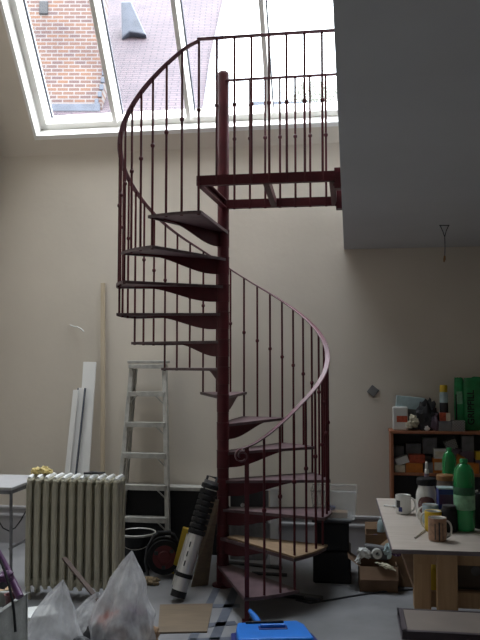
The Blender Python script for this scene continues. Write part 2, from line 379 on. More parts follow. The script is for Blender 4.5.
# lead flashing stepped round the brick stack
fl = MB()
fl.bb(-9, -2.50, -.05, .02, 6.06, 6.20)
for i in range(7):
    z = 6.20 + .13*i; x = -2.60 + .16*(i/6)**.6
    fl.bb(x, x+.07, -.03, .02, z, z+.10)
fl.build('stack_flashing', M['lead'], hs, bevel=.01)
ld = MB(); ld.prism([(-2.55, .2), (-2.33, .2), (-1.98, -.62), (-2.35, -.55), (-2.5, -.7)], -.1, .12)
ld.build('lead_saddle', M['lead'], hs, loc=(0, 2.5, 9.10), rot=(radians(80), 0, 0), bevel=.03)
MB().bb(-3.62, -3.46, -.03, .02, 7.85, 8.1, M['dark']).build('air_vent', M['dark'], hs, bevel=.02)
# far tree and far roof, both low in the skylight
def tree(px, py, Y, r, seed, label, grp=None):
    d = ray(px, py); t = Y/d.y; top = CAM_H + d.z*t; x = d.x*t
    o = thing('distant_tree', label, 'tree', (x, Y, 0), 0, grp)
    MB().tube([(0, 0, 0), (.1, 0, top*.5), (0, .1, top-r)], [.35, .25, .12], 8).build('trunk', M['bark'], o)
    rnd = random.Random(seed); cr = MB()
    for k in range(1500):
        v = Vector((rnd.gauss(0, 1), rnd.gauss(0, 1), rnd.gauss(0, 1))).normalized()*r*(rnd.random()**.35)
        v.z *= 1.2; c = v + Vector((0, 0, top-r)); a = Vector((rnd.gauss(0, 1), rnd.gauss(0, 1), rnd.gauss(0, 1))).normalized(); bb_ = a.orthogonal().normalized()
        q = .16; cr.add([c-a*q, c-bb_*q*.6, c+a*q, c+bb_*q*.6], [(0, 1, 2, 3)])
    cr.build('foliage', M['hazed_leaf'], o)
tree(311, 86, 56, 1.9, 1, 'faint loose tree low in the skylight, left of two')
tree(331, 90, 62, 1.6, 2, 'faint small tree low in the skylight beside the mezzanine edge')
fh = thing('distant_house', 'pale far house with a low slate roof at the bottom of the skylight', 'building', (1.5, 40, 0), 0)
MB().bb(-1.8, 3.5, 0, 5, 0, 14.6).build('wall', M['cream'], fh)
MB().prism([(-2.1, 14.5), (3.8, 14.5), (3.0, 15.9), (-.9, 15.9)], -5.2, .2, None, Matrix.Rotation(radians(90), 4, 'X')).build('roof', M['lead'], fh)

# ================================================================= SPIRAL STAIR
PX, PY = -.1223, 5.352; RA = .75; A0, ST, RISE, FL = -77.33, 25.896, .1987, -.051
st = thing('spiral_staircase', 'dark red steel spiral staircase rising from the floor to the mezzanine', 'staircase', (PX, PY, 0), 0)
def tz(k): return k*RISE + FL
def rot2(x, y, a): return (x*cos(a)-y*sin(a), x*sin(a)+y*cos(a))
pb = MB(); pb.lathe([(0, 0), (.075, 0), (.075, .012), (.042, .014), (.042, 3.70), (.040, 3.715), (.03, 3.725), (0, 3.73)], 32)
pb.build('pole', M['steel'], st)
# tread prototype: lead edge along angle 0
tp = MB(); N = 10; ro_ = .768; e0, e1 = radians(-1.6), radians(ST+1.6)
arc = [(ro_*cos(e0+(e1-e0)*i/N), ro_*sin(e0+(e1-e0)*i/N)) for i in range(N+1)]
ins = .045
pts = [(cos(radians(-62))*ins, sin(radians(-62))*ins)] + arc + [(cos(radians(ST+62))*ins, sin(radians(ST+62))*ins)]
tp.prism(pts, -.006, 0)
lip = [(ro_*cos(a), ro_*sin(a)) for a in [e0+(e1-e0)*i/N for i in range(N+1)]]; lip2 = [(x*.988, y*.988) for x, y in lip]
tp.prism(lip + lip2[::-1], -.020, -.001)
a, c = Vector(pts[0]+(0,)), Vector(pts[1]+(0,)); tp.beam(a+Vector((0, .004, -.010)), c+Vector((0, .004, -.010)), .007, .020)
a, c = Vector(pts[-1]+(0,)), Vector(pts[-2]+(0,)); tp.beam(a+Vector((0, -.004, -.010)), c+Vector((0, -.004, -.010)), .007, .020)
def ss(x): x = max(0, min(1, x)); return x*x*(3-2*x)
wb = MB(); n = 20; top = [(.04+.6*i/n, -.006) for i in range(n+1)]
bot = [(.04+.6*i/n, -.016-.098*(1-ss((i/n-.08)/.80))) for i in range(n+1)]
wb.prism(top + bot[::-1], -.004, .004, None, Matrix.Rotation(radians(1.2), 4, 'Z') @ Matrix.Translation((0, -.012, 0)) @ Matrix.Rotation(radians(90), 4, 'X'))
hb = MB(); hb.lathe([(.042, -.115), (.0445, -.114), (.0445, .003), (.0465, .004), (.0465, .010), (.042, .011)], 28)
for k in range(1, 14):
    if k == 1:
        t1 = tp.build('tread', M['tread'], st); w1 = wb.build('bracket', M['steel'], t1); h1 = hb.build('hub', M['steel'], t1); o = t1
    else:
        o = t1.copy(); C.objects.link(o); o.parent = st
        for q in (w1, h1): z = q.copy(); C.objects.link(z); z.parent = o
    o.location = (0, 0, tz(k)); o.rotation_euler = (0, 0, radians(A0+(k-1)*ST))
# handrail heights per baluster index
RT = {-.3: 1.03, 0: 1.045, 1: 1.11, 2: 1.185, 3: 1.275, 4: 1.345, 6: 1.475, 9: 1.675, 12: 1.875, 15: 2.075, 18: 2.275, 19: 2.35, 20: 2.43, 21: 2.50, 24: 2.69, 27: 2.905, 30: 3.095, 33: 3.25, 36: 3.44, 38: 3.58, 39: 3.65}
ks = sorted(RT)
def rail(i):
    if i <= ks[0]: return RT[ks[0]]
    for a, c in zip(ks[:-1], ks[1:]):
        if a <= i <= c: return RT[a] + (RT[c]-RT[a])*(i-a)/(c-a)
    return RT[ks[-1]]
def srail(i): return sum(rail(max(-.3, min(39, i+d))) for d in (-.9, -.45, 0, .45, .9))/5
def ang(i): return radians(A0 + i*ST/3)
path, wd_ = [], []
for j in range(-1, 157):
    i = j/4; a = ang(i); path.append((RA*cos(a), RA*sin(a), srail(i))); wd_.append((cos(a), sin(a), 0))
hr = MB().ribbon(path, wd_, .036, .011).build('handrail', M['steel_lit'], st)
# scroll at the foot of the rail
a = ang(-.25); T = Vector((sin(a), -cos(a), 0)); base = Vector((RA*cos(a), RA*sin(a), srail(-.25)))
vp, vw = [], []; rr0 = .044; cc = base + T*.004 - Vector((0, 0, rr0))
for j in range(0, 46):
    th = j/45*2*pi*1.35; r = rr0*(1-.62*j/45); vp.append(cc + T*(sin(th)*r) + Vector((0, 0, cos(th)*r))); vw.append((cos(a), sin(a), 0))
MB().ribbon(vp, vw, .034, .009).build('scroll', M['steel_lit'], hr)
# newel
a = ang(0); nx, ny = RA*cos(a), RA*sin(a)
MB().box((nx, ny, (srail(0))/2), (.028, .028, srail(0)-.004), None).box((nx, ny, .004), (.06, .06, .008)).build('newel_post', M['steel'], st, bevel=.002)
def baluster(x, y, z0, z1, zk, parent=None, r=.0080):
    mb = MB(); mb.tube([(x, y, z0), (x, y, z1)], r, 8)
    if zk: mb.lathe([(r, -.014), (.0125, -.010), (.015, 0), (.0125, .010), (r, .014)], 10, (x, y, zk))
    mb.lathe([(0, 0), (.010, 0), (.010, .005), (0, .006)], 8, (x, y, z0-.004))
    return mb.build('baluster', M['steel'], parent or st)
for i in range(1, 40):
    a = ang(i); k = i//3 if i % 3 == 0 else i//3+1
    baluster(RA*cos(a), RA*sin(a), tz(k)-.02, srail(i)-.004, srail(i)-.45)
# landing frame, in room directions round the pole
pu, pv = toroom((PX, PY))
def loc(u, v, z): q = R3(u, v, z); return Vector((q.x-PX, q.y-PY, z))
LA = (-.945, 4.545); LR = ME-.045; LV = pv-.02; ZP = tz(14)+.0; BH = .062
def lbeam(p, q, nm='landing_beam', wd=.034, hh=BH):
    mb = MB(); P, Q = loc(*p, ZP), loc(*q, ZP); mb.beam(P, Q, .008, hh)
    d = (Q-P).normalized(); s_ = Vector((-d.y, d.x, 0))
    for zz in (-hh/2+.004, hh/2-.004): mb.beam(P+s_*wd/2+Vector((0, 0, zz)), Q+s_*wd/2+Vector((0, 0, zz)), wd, .008)
    return mb.build(nm, M['steel'], st)
lbeam(LA, (LR, LA[1])); lbeam((pu, pv), LA); lbeam((pu, LV), (LR, LV)); lbeam((LR, LA[1]), (LR, LV))
lbeam((rv(268, 190, LA[1])[0], LA[1]), (rv(276, 190, LV)[0], LV))
for vv in (LA[1]+.05, LV-.06):
    bk = MB(); P = loc(ME-.024, vv, ZP-.01); bk.box((0, 0, 0), (.046, .075, .13), None, Matrix.Translation(P) @ Matrix.Rotation(YAW, 4, 'Z'))
    for z_ in (-.035, .035): bk.box((0, 0, 0), (.06, .016, .016), None, Matrix.Translation(P+Vector((0, 0, z_))) @ Matrix.Rotation(YAW, 4, 'Z'))
    bk.build('wall_bracket', M['steel'], st, bevel=.003)
# guard rails of the landing
GZ = 3.65
def U(px, v): return rv(px, 300, v)[0]
for v, us, nm in ((LA[1], [U(x, LA[1]) for x in (216.4, 234.4, 251.6, 269.6, 287.4, 305.6, 323.6)], 'near'), (LV, [U(x, LV) for x in (234.4, 250, 265.5, 280.5, 296, 311, 327)], 'far')):
    s0 = LA[0] if nm == 'near' else pu
    P, Q = loc(s0, v, GZ), loc(ME, v, GZ); wdir = R3(0, 1, 0)
    MB().ribbon([P, (P+Q)/2, Q], [wdir]*3, .036, .011).build('guard_rail', M['steel_lit'], st)
    for u in us:
        p = loc(u, v, 0); baluster(p.x, p.y, ZP-BH/2-.004 if nm == 'far' else ZP-.02, GZ-.004, GZ-.44)

# board lying on the second tread
a = radians(A0+ST); bd = thing('tread_cover_board', 'tan plywood offcut lying on the second tread from the floor', 'board', (PX, PY, tz(2)+.001), A0*0)
bd.rotation_euler = (0, 0, a)
pp = [(.08, -.022)] + [(.778*cos(radians(-1.7+(ST+3.4)*i/10)), .778*sin(radians(-1.7+(ST+3.4)*i/10))) for i in range(11)] + [(.075, .055)]
MB().prism(pp, 0, .014).build('board', M['cover'], bd, bevel=.002)

# ================================================================= AGAINST THE BACK WALL
def rt(u, v, z=0): return R3(u, v, z)
# ---- aluminium step ladder
lx = rv(143, 550, 6.05)[0]
ld = thing('step_ladder', 'tall aluminium step ladder leaning on the back wall left of the staircase', 'ladder', rt(lx, 5.93))
uTL, zT = rv(129.5, 362, 6.10); uTR = rv(167, 362, 6.13)[0]
uBL = rv(114.5, 545, 5.93)[0]; uBR = rv(168.5, 545, 5.93)[0]
LT, LBt = 6.13-5.93, 0
def lp(side, z):                       # point on a stile at height z
    t = z/zT; a = (uBL if side < 0 else uBR)-lx; c = (uTL+.02 if side < 0 else uTR-.02)-lx
    return Vector((a+(c-a)*t, LT*t, z))
for sd in (-1, 1):
    MB().beam(lp(sd, 0.02), lp(sd, zT-.02), .036, .055, (0, 1, 0)).build('stile', M['alu'], ld, bevel=.003)
    MB().beam(lp(sd, 0)-Vector((0, 0, 0)), lp(sd, .04), .036, .065, (0, 1, 0)).build('foot', M['black'], ld)
tl, tr = lp(-1, zT), lp(1, zT)
MB().bb(tl.x-.03, tr.x+.03, LT-.06, LT+.06, zT-.012, zT+.012).bb(tl.x-.02, tr.x+.02, LT-.06, LT-.05, zT-.055, zT-.02).build('top_cap', M['alu'], ld, bevel=.004)
for py in (392, 422.5, 453, 484, 515):
    z = rv(143, py, 6.03)[1]; p, q = lp(-1, z), lp(1, z); mb = MB()
    mb.bb(p.x, q.x, p.y-.05, p.y+.03, z-.008, z+.002); mb.bb(p.x, q.x, p.y-.055, p.y-.047, z-.038, z+.002)
    stp = mb.build('step', M['alu'], ld)
    for P, s_ in ((p, 1), (q, -1)):
        MB().beam(P+Vector((s_*.085, -.050, -.02)), P+Vector((s_*.008, -.040, -.095)), .006, .020, (0, 1, 0)).build('brace', M['alu'], stp)
for sd in (-1, 1):
    a = lp(sd, .05)+Vector((0, .20, 0)); a.y = .10; a.z = 0.0; c = lp(sd, zT-.06)+Vector((0, .05, 0))
    MB().beam(a+Vector((-.02*sd, 0, 0)), c+Vector((-.02*sd, 0, 0)), .02, .035, (0, 1, 0)).build('rear_leg', M['alu'], ld)
# ---- timber batten
def lean(name, label, cat, xb, xt, pyt, vb, vt, wpx, th, m, group=None, wx=None):
    ub = rv(xb, 500, vb)[0]; ut, zt = rv(xt, pyt, vt); wd = wx or wpx/120
    o = thing(name, label, cat, rt(ub, vb), YAW, group)
    A, B = Vector((0, 0, 0)), Vector((ut-ub, vt-vb, zt))
    d = (B-A).normalized()
    A = A + Vector((0, 0, .5*th*abs(d.y)+.5*wd*abs(d.x)))
    MB().beam(A, B, wd, th, (0, 1, 0)).build('length', m, o, bevel=.002); return o
lean('timber_batten', 'long thin pale timber batten leaning upright on the back wall', 'batten', 103, 103, 283, 6.16, 6.235, 5, .02, M['batten'], wx=.036)
lean('shelf_board', 'widest and tallest white board leaning behind the radiator', 'board', 78, 90, 362, 6.02, 6.17, 14, .018, M['white'], wx=.115)
nb_ = lean('shelf_board', 'narrower white board with dark edges leaning left of the tallest one', 'board', 65.5, 82, 388, 6.00, 6.11, 7, .018, M['white'], wx=.055)
for sd in (-1, 1):
    e_ = MB(); ub_, ut_ = rv(65.5, 500, 6.0)[0], rv(82, 388, 6.11); e_.beam((sd*.030, -.003, .04), (ut_[0]-ub_+sd*.030, .107, ut_[1]), .010, .022, (0, 1, 0)); e_.build('edge_strip', M['tape'], nb_)
lean('shelf_board', 'leftmost narrow white board leaning behind the radiator', 'board', 60, 76, 390, 5.96, 6.08, 6, .018, M['white'], wx=.045)
# ---- long low black panel standing on the floor in front of the skirting
u0 = rv(121, 500, 6.10)[0]; u1 = rv(224, 500, 6.10)[0]; zt = rv(150, 486, 6.10)[1]
pn = thing('black_cabinet', 'long low black cabinet with pale worn top edge against the back wall', 'cabinet', rt(u0, 6.09))
MB().bb(0, u1-u0, 0, .13, 0, zt-.03).build('body', M['black'], pn, bevel=.005)
MB().bb(-.01, u1-u0+.01, -.015, .13, zt-.03, zt).build('top', M['alu'], pn, bevel=.004)
tag(pn)
# ---- dark box behind the stair with a white pipe bracket
u0 = rv(230, 500, 5.98)[0]; u1 = rv(266, 500, 5.98)[0]; z1 = rv(240, 487, 5.98)[1]; z0 = rv(240, 523, 5.98)[1]
bx = thing('dark_toolbox', 'dark box with pale latch standing behind the staircase pole', 'box', rt(u0, 5.98))
MB().bb(0, u1-u0, 0, .2, 0, z0).build('base', M['grey'], bx, bevel=.006)
MB().bb(0, u1-u0, 0.01, .2, z0, z1).build('body', M['dark'], bx, bevel=.006)
MB().lathe([(0, -.01), (.016, -.01), (.016, .01), (0, .012)], 14, (0, 0, 0), None, Matrix.Translation(((u1-u0)*.35, 0, (z0+z1)/2)) @ Matrix.Rotation(pi/2, 4, 'X')).build('latch', M['china'], bx)
ua, za_ = rv(274.5, 488, 5.9)
pc = thing('white_post_offcut', 'white square post with flat cap standing behind the staircase', 'post', rt(ua, 5.9))
MB().bb(-.032, .032, -.03, .03, 0, za_-.015).build('shaft', M['postwhite'], pc, bevel=.004)
MB().bb(-.075, .045, -.04, .04, za_-.015, za_).build('cap', M['postwhite'], pc, bevel=.004)
# ---- wall plate, loose wire, hanging lamp wire
uw, zw = rv(373, 391, WV)
wp = MB().box((0, 0, 0), (.074, .010, .074), None).box((0, -.007, 0), (.055, .006, .055)).build('wall_plate', M['wallgrey'], None, bevel=.002, loc=rt(uw, WV-.006, zw), rot=(0, radians(38), YAW))
tag(wp, 'small grey square plate fixed diagonally on the plain back wall', 'plate')
c_ = [(70, 325), (74, 326.5), (78, 327), (82, 329), (85, 331.5)]
pts = []
for i, (x, y) in enumerate(c_): u, z = rv(x, y, WV-.01-.004*i); pts.append(rt(u, WV-.006-.012*i, z))
tag(MB().tube(pts, .0055, 6).build('wall_wire', M['china']), 'short white wire poking out of the back wall left of the ladder', 'wire')
hook = atz(444.5, 225, MZ); lamp = thing('hanging_lamp_wire', 'forked dark lamp wire hanging from the mezzanine ceiling', 'wire', hook, 0)
MB().tube([(-.032, 0, 0), (-.012, 0, -.045), (0, 0, -.085)], .0028, 6).build('strand', M['dark'], lamp)
MB().tube([(.030, 0, 0), (.010, 0, -.045), (0, 0, -.085)], .0028, 6).build('strand', M['dark'], lamp)
MB().tube([(-.036, 0, -.003), (.034, 0, -.003)], .003, 6).build('ceiling_bar', M['dark'], lamp)
MB().tube([(0, 0, -.08), (.001, 0, -.16), (-.002, 0, -.215)], .0035, 6).build('cable', M['grey'], lamp)
MB().tube([(-.002, 0, -.215), (-.004, 0, -.24), (-.008, 0, -.26)], [.006, .009, .004], 8).build('plug', M['amber'], lamp)

# ================================================================= RADIATOR
ra = atz(75, 600, 0); ru, rv_ = toroom(ra); rdz = .812
NS = 11; pit = .0605
rad = thing('radiator', 'free-standing cream cast iron column radiator with white top', 'radiator', rt(ru-.02, rv_-.02))
sec = MB(); W_ = .0215
def loop(y0, y1, z0, z1, r):           # side outline of a column loop
    mb = MB(); return mb
for yc in (0, .075, .15):
    pts = [(0, yc, .075+.02), (0, yc, rdz-.03)]
    sec.tube([(0, yc, .07), (0, yc, .10), (0, yc, rdz-.06), (0, yc, rdz-.025)], [.014, .0165, .0165, .0145], 10)
for zc, rr in ((rdz-.035, .026), (.095, .026)):
    sec.tube([(0, -.012, zc), (0, 0, zc+.006), (0, .075, zc+.010), (0, .15, zc+.006), (0, .162, zc)], [.012, rr*.86, rr, rr*.86, .012], 10)
    sec.tube([(-pit/2, .075, zc), (pit/2, .075, zc)], .02, 10)
# narrow web ridges down the front column give the double-line look
sec.bb(-.0175, -.0075, -.017, .155, .085, rdz-.05)
topm = MB(); topm.tube([(0, -.006, rdz-.012), (0, .03, rdz-.006), (0, .12, rdz-.004), (0, .158, rdz-.014)], [.012, .016, .016, .010], 8)  # white ridge along the top of each section
s1 = sec.build('section', M['rad'], rad); t1_ = topm.build('white_top', M['rad_top'], s1)
for k in range(NS):
    o = s1 if k == 0 else s1.copy()
    if k:
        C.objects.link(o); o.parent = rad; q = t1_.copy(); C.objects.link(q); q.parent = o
    o.location = ((k-(NS-1)/2)*pit, 0, 0)
for k in (0, NS-1):
    for y in (0, .15): MB().tube([((k-(NS-1)/2)*pit, y, 0), ((k-(NS-1)/2)*pit, y, .09)], [.022, .015], 10).build('foot', M['rad'], rad)
rc = rad.location
def onrad(u, v): q = R3(u, v); return (rc.x+q.x, rc.y+q.y)
fx = onrad(-.245, .075)
fo = MB(); 
for i, (dx, dy, r) in enumerate(((-.05, 0, .030), (0, .01, .036), (.045, -.01, .028), (.015, .02, .034), (-.025, -.015, .03))): fo.blob((dx, dy, .022), (r, r*.8, r*.72), 10, .5, i+3)
tag(fo.build('foam_lump', M['foam'], None, loc=(fx[0], fx[1], rdz+.004)), 'crumpled yellow foam lump resting on the radiator top', 'foam')
fx = onrad(.13, .06); sp_ = MB(); sp_.tube([(-.06, 0, .008), (-.02, .012, .011), (.03, 0, .009), (.07, .015, .010)], [.006, .010, .008, .005], 8).box((-.045, .0, .009), (.05, .03, .012))
tag(sp_.build('radiator_key', M['dark'], None, loc=(fx[0], fx[1], rdz+.012), rot=(0, 0, .1)), 'small dark metal tool lying on the radiator top', 'tool')

# ================================================================= LEFT: trestle table and crate
TZ = .76
fc = rz(11.5, 487.5, TZ); bc = rz(33, 475, TZ)
tb = thing('folding_table', 'white topped folding table at the left edge behind the crate', 'table', rt(fc[0], fc[1]))
dep = bc[1]-fc[1]
MB().bb(-1.1, 0, 0, dep, TZ-.022, TZ).build('tabletop', M['skirt'], tb, bevel=.004)
MB().bb(-1.1, -.005, .004, .03, TZ-.045, TZ-.022).bb(-.03, -.004, .004, dep-.01, TZ-.045, TZ-.022).build('frame', M['grey'], tb)
for yy in (.09, dep-.09):
    for xx in (-.045, -1.02):
        MB().tube([(xx, yy, TZ-.03), (xx+.012, yy, 0)], .011, 8).build('leg', M['grey'], tb)
MB().tube([(-.05, .09, .34), (-.05, dep-.09, .34)], .008, 6).build('stretcher', M['grey'], tb)
lu, lv = fc[0]-.30, fc[1]+.03
pts = []
for x, y in ((-6, 507), (-2, 520), (3, 528), (9, 531), (15, 528), (21, 520), (26, 511)):
    u, z = rv(x, y, fc[1]+.42); pts.append(rt(u, fc[1]+.42, z))
tag(MB().tube(pts, .0045, 6).build('drooping_cable', M['black']), 'thin black cable drooping under the folding table', 'cable')
# white crate, bottom left corner
cA = rz(29, 592, .42); cv0 = rz(27, 640, .42)
cr = thing('white_crate', 'battered white crate in the bottom left corner', 'crate', rt(cA[0]-.0, cA[1]-.62))
mb = MB(); ht = .42
for x0, x1, y0, y1 in ((-.6, 0, 0, .025), (-.6, 0, .595, .62), (-.025, 0, 0, .62), (-.6, -.575, 0, .62)): mb.bb(x0, x1, y0, y1, 0, ht)
mb.bb(-.6, 0, 0, .62, 0, .03); mb.build('body', M['poly'], cr, bevel=.006)
MB().bb(-.55, -.10, .05, .57, .03, .36).build('inner_tray', M['grey'], cr, bevel=.01)
MB().bb(-.002, .004, .15, .19, .05, .30).build('stain_strip', M['amber'], cr)
def cp(px, py, d=0): p = atv(px, py, cA[1]-.30+d); return p
def px_tube(pts, v, r, **k): return MB().tube([atv(x, y, v+dv) for x, y, dv in pts], r, **k)
tag(px_tube([(-6, 545, .05), (4, 563, .03), (12, 580, 0), (20, 597, -.04)], cA[1]-.12, [.016, .016, .018, .02], n=10).build('vacuum_wand', M['purple']),
    'dark purple tube sloping across the top of the white crate', 'tube')
po_ = atv(13, 588, cA[1]-.06)
pt = MB().lathe([(0, 0), (.032, 0), (.040, .06), (.043, .065), (.036, .063), (.03, .012), (0, .01)], 20)
tag(pt.build('small_pot', M['maroon'], None, loc=(po_.x, po_.y, .36+.002)), 'small brownish pot standing in the white crate', 'pot')
q = atz(3, 598, .375)
tag(MB().box((0, 0, .014), (.09, .06, .028)).build('wood_block', M['ply'], None, loc=(q.x, q.y, .395), rot=(0, 0, .5), bevel=.003), 'small tan wood block on the white crate', 'block')
bl = [(0, 560), (5, 572), (9, 585), (12, 598), (14, 612), (15.5, 632)]
tag(MB().tube([atv(x, y, cA[1]-.34-.02*i) for i, (x, y) in enumerate(bl)], .006, 8).build('flex_cable', M['black']), 'thick black cord hanging over the side of the white crate', 'cord')
for (x, y, c, lab, nm) in ((-1, 583, 'dark', 'dark tool head in the white crate left of the small pot', 'tool_head'), (6, 577, 'purple', 'small purple lump among the tools in the white crate', 'plastic_scrap')):
    p = atv(x, y, cA[1]-.2); tag(MB().blob((0, 0, 0), (.035, .03, .03), 10, .4, x+9).build(nm, M[c], None, loc=(p.x, p.y, max(p.z, .40))), lab, 'tool')

# ================================================================= PLASTIC SACKS
def sack(name, label, cx, cy, apex, rx, ry, seed, folds=9, lobes=None):
    rnd = random.Random(seed); ph = [rnd.uniform(0, 6.28) for _ in range(6)]
    o = thing(name, label, 'bag', (cx, cy, 0), 0)
    vs, fs = [], []; NR, NA = 34, 96; H = apex[2]
    for i in range(NR+1):
        t = i/NR; z = H*t
        prof = (1-t**1.5)**.9*.86 if t > .32 else (1-.32**1.5)**.9*.86*(1.0+.05*sin(t/.32*pi)) + (.0 if t > .06 else -.10*(1-t/.06))
        prof = max(prof, .012)
        for k in range(NA):
            a = 2*pi*k/NA
            f = 1 + .07*sin((folds-3)*a+ph[0]+2.2*t)*(.3+t) + .025*sin((folds*2+3)*a+ph[1]-3*t)*(.2+t) + .07*sin(3*a+ph[2])
            f += .30*noise.noise(Vector((cos(a)*1.6, sin(a)*1.6, t*3.2+seed)))
            f += .09*noise.noise(Vector((cos(a)*3.2, sin(a)*3.2, t*7+seed)))
            s_ = t**1.25
            x = apex[0]*s_ + rx*prof*f*cos(a); y = apex[1]*s_ + ry*prof*f*sin(a)
            # flattened ear of the gathered top
            if t > .55: y *= 1 - .45*(t-.55)/.45; x = apex[0]*s_ + (x-apex[0]*s_)*(1+.55*(t-.55))
            vs.append((x, y, z + .012*sin(5*a+ph[3])*t))
    for i in range(NR):
        for k in range(NA): fs.append((i*NA+k, i*NA+(k+1) % NA, (i+1)*NA+(k+1) % NA, (i+1)*NA+k))
    fs.append(tuple(range(NA))[::-1]); fs.append(tuple(range(NR*NA, (NR+1)*NA)))
    MB().add(vs, fs, None, True).build('film', M['bag'], o); return o
def sack_px(name, label, pxa, pya, pxc, Y, wl, ry, seed, **k):
    a = ray(pxa, pya); t = Y/a.y; ax, az = a.x*t, CAM_H + a.z*t; cx = (pxc-240)/F*Y
    return sack(name, label, cx, Y, (ax-cx, 0, az), wl/F*Y, ry, seed, **k)
s1_ = sack_px('plastic_sack', 'translucent white sack in front of the radiator, the left of three, peaked to the right', 63, 582, 45, 4.0, 41, .20, 3)
s2_ = sack_px('plastic_sack', 'tall translucent sack with red contents in front of the cable reel', 132, 553, 121, 4.15, 42, .20, 11)
s3_ = sack_px('plastic_sack', 'low slumped translucent sack between the two peaked sacks', 97, 594, 91, 4.40, 30, .13, 21, folds=7)
for i, (px, py, r, c) in enumerate(((110, 622, .075, 'rust'), (134, 618, .085, 'mauve'), (122, 642, .10, 'maroon'), (147, 636, .07, 'card'), (102, 645, .08, 'dark'))):
    p = atv(px, py, toroom((s2_.location.x, 4.15))[1]*0 + (4.10)); p.z = max(p.z, r*.8)
    tag(MB().blob((0, 0, 0), (r, r*.8, r*.75), 12, .3, i).build('rubbish_lump', M[c], None, loc=(p.x, p.y, p.z)),
        ['reddish lump of rubbish high in the tall clear sack', 'mauve lump of rubbish in the middle of the tall clear sack', 'maroon lump of rubbish at the bottom of the tall clear sack', 'brown lump of rubbish at the right side of the tall clear sack', 'dark lump of rubbish at the left side of the tall clear sack'][i], 'rubbish', 'rubbish in the tall sack')
p = atz(84, 650, .10); tag(MB().blob((0, 0, 0), (.09, .06, .08), 12, .3, 5).build('dark_rag', M['dark'], None, loc=(p.x, p.y-.02, .09)), 'dark cloth lump between the white sacks', 'cloth')
A, B = atv(64, 558, 4.62), atv(108, 612, 4.12)
tag(MB().beam(A, B+(B-A)*.15, .03, .014, (0, 0, 1)).build('wooden_stick', M['stick'], bevel=.002), 'thin brown wooden stick sticking out of the tall sack', 'stick')
p = rz(78, 607, .0)
tag(MB().box((0, 0, .02), (.26, .20, .04)).build('plasterboard_offcut', M['rad_top'], None, loc=(atz(34, 618, 0).x, atz(34, 618, 0).y, .0), rot=(0, 0, .4), bevel=.004), 'pale plasterboard offcut on the floor beside the white crate', 'board')

# ================================================================= MIDDLE FLOOR
bp = atz(138.5, 572, 0)
bu = thing('builders_bucket', 'black builders bucket with grey rim beside the radiator', 'bucket', (bp.x-.02, bp.y+.06, 0), 0)
MB().lathe([(0, 0), (.10, 0), (.135, .28), (.14, .285), (.13, .28), (.095, .012), (0, .012)], 32).build('body', M['black'], bu)
rimc = MB(); rimc.lathe([(.134, .270), (.144, .272), (.145, .284), (.137, .288), (.131, .284), (.131, .272)], 32); rimc.build('rim', M['alu'], bu)
MB().tube([(.139*cos(a), -.139*sin(a)*.9, .27-.09*sin(a)) for a in [pi*i/14 for i in range(15)]], .003, 6).build('handle', M['alu'], bu)
# cable reel
cp_ = atz(161, 579, 0)
re = thing('cable_reel', 'dark cable reel with a red centre drum standing beside the bucket', 'cable reel', (cp_.x+.015, cp_.y+.06, 0), radians(8))
TX = Matrix.Rotation(pi/2, 4, 'X')
mb = MB()
for s_ in (-1, 1):
    mb.lathe([(.02, -.006), (.122, -.006), (.128, 0), (.122, .006), (.02, .006)], 40, (0, 0, 0), None, Matrix.Translation((0, s_*.055, .155)) @ TX)
mb.build('drum_flanges', M['black'], re)
MB().lathe([(.0, -.008), (.042, -.008), (.05, 0), (.085, 0), (.088, .004), (.088, .012), (0, .012)], 32, (0, 0, 0), None, Matrix.Translation((0, -.062, .155)) @ Matrix.Rotation(-pi/2, 4, 'X')).build('red_hub', M['red'], re)
for a in (40, 150, 265):
    q = Vector((cos(radians(a))*.07, -.072, .155+sin(radians(a))*.07)); MB().box(q, (.028, .006, .028)).build('socket_cover', M['dark'], re, bevel=.003)
cb = MB()
for j in range(5): cb.add([], []); cb.lathe([(.092, -.007), (.10, 0), (.092, .007)], 30, (0, 0, 0), None, Matrix.Translation((0, -.034+.017*j, .155)) @ TX)
cb.build('wound_cable', M['black'], re)
MB().tube([(-.115, -.02, 0.01), (-.135, 0, .12), (-.120, 0, .22), (-.07, 0, .305), (0, 0, .325), (.07, 0, .305), (.120, 0, .22), (.135, 0, .12), (.115, -.02, 0.01)], .012, 10).build('carry_frame', M['dark'], re)
MB().tube([(-.05, 0, .318), (.05, 0, .318)], .018, 10).build('handle', M['black'], re)
MB().tube([(-.12, -.10, .011), (-.12, .10, .011)], .011, 8).tube([(.12, -.10, .011), (.12, .10, .011)], .011, 8).build('feet', M['dark'], re)
p = atz(155, 584, 0); rg = MB()
for i in range(6): rg.blob((random.uniform(-.055, .055), random.uniform(-.02, .02), .02+random.uniform(0, .012)), (.036, .026, .022), 8, .5, i+20)
tag(rg.build('tan_rag', M['rag'], None, loc=(p.x, p.y-.01, 0)), 'crumpled tan rag on the floor in front of the cable reel', 'rag')
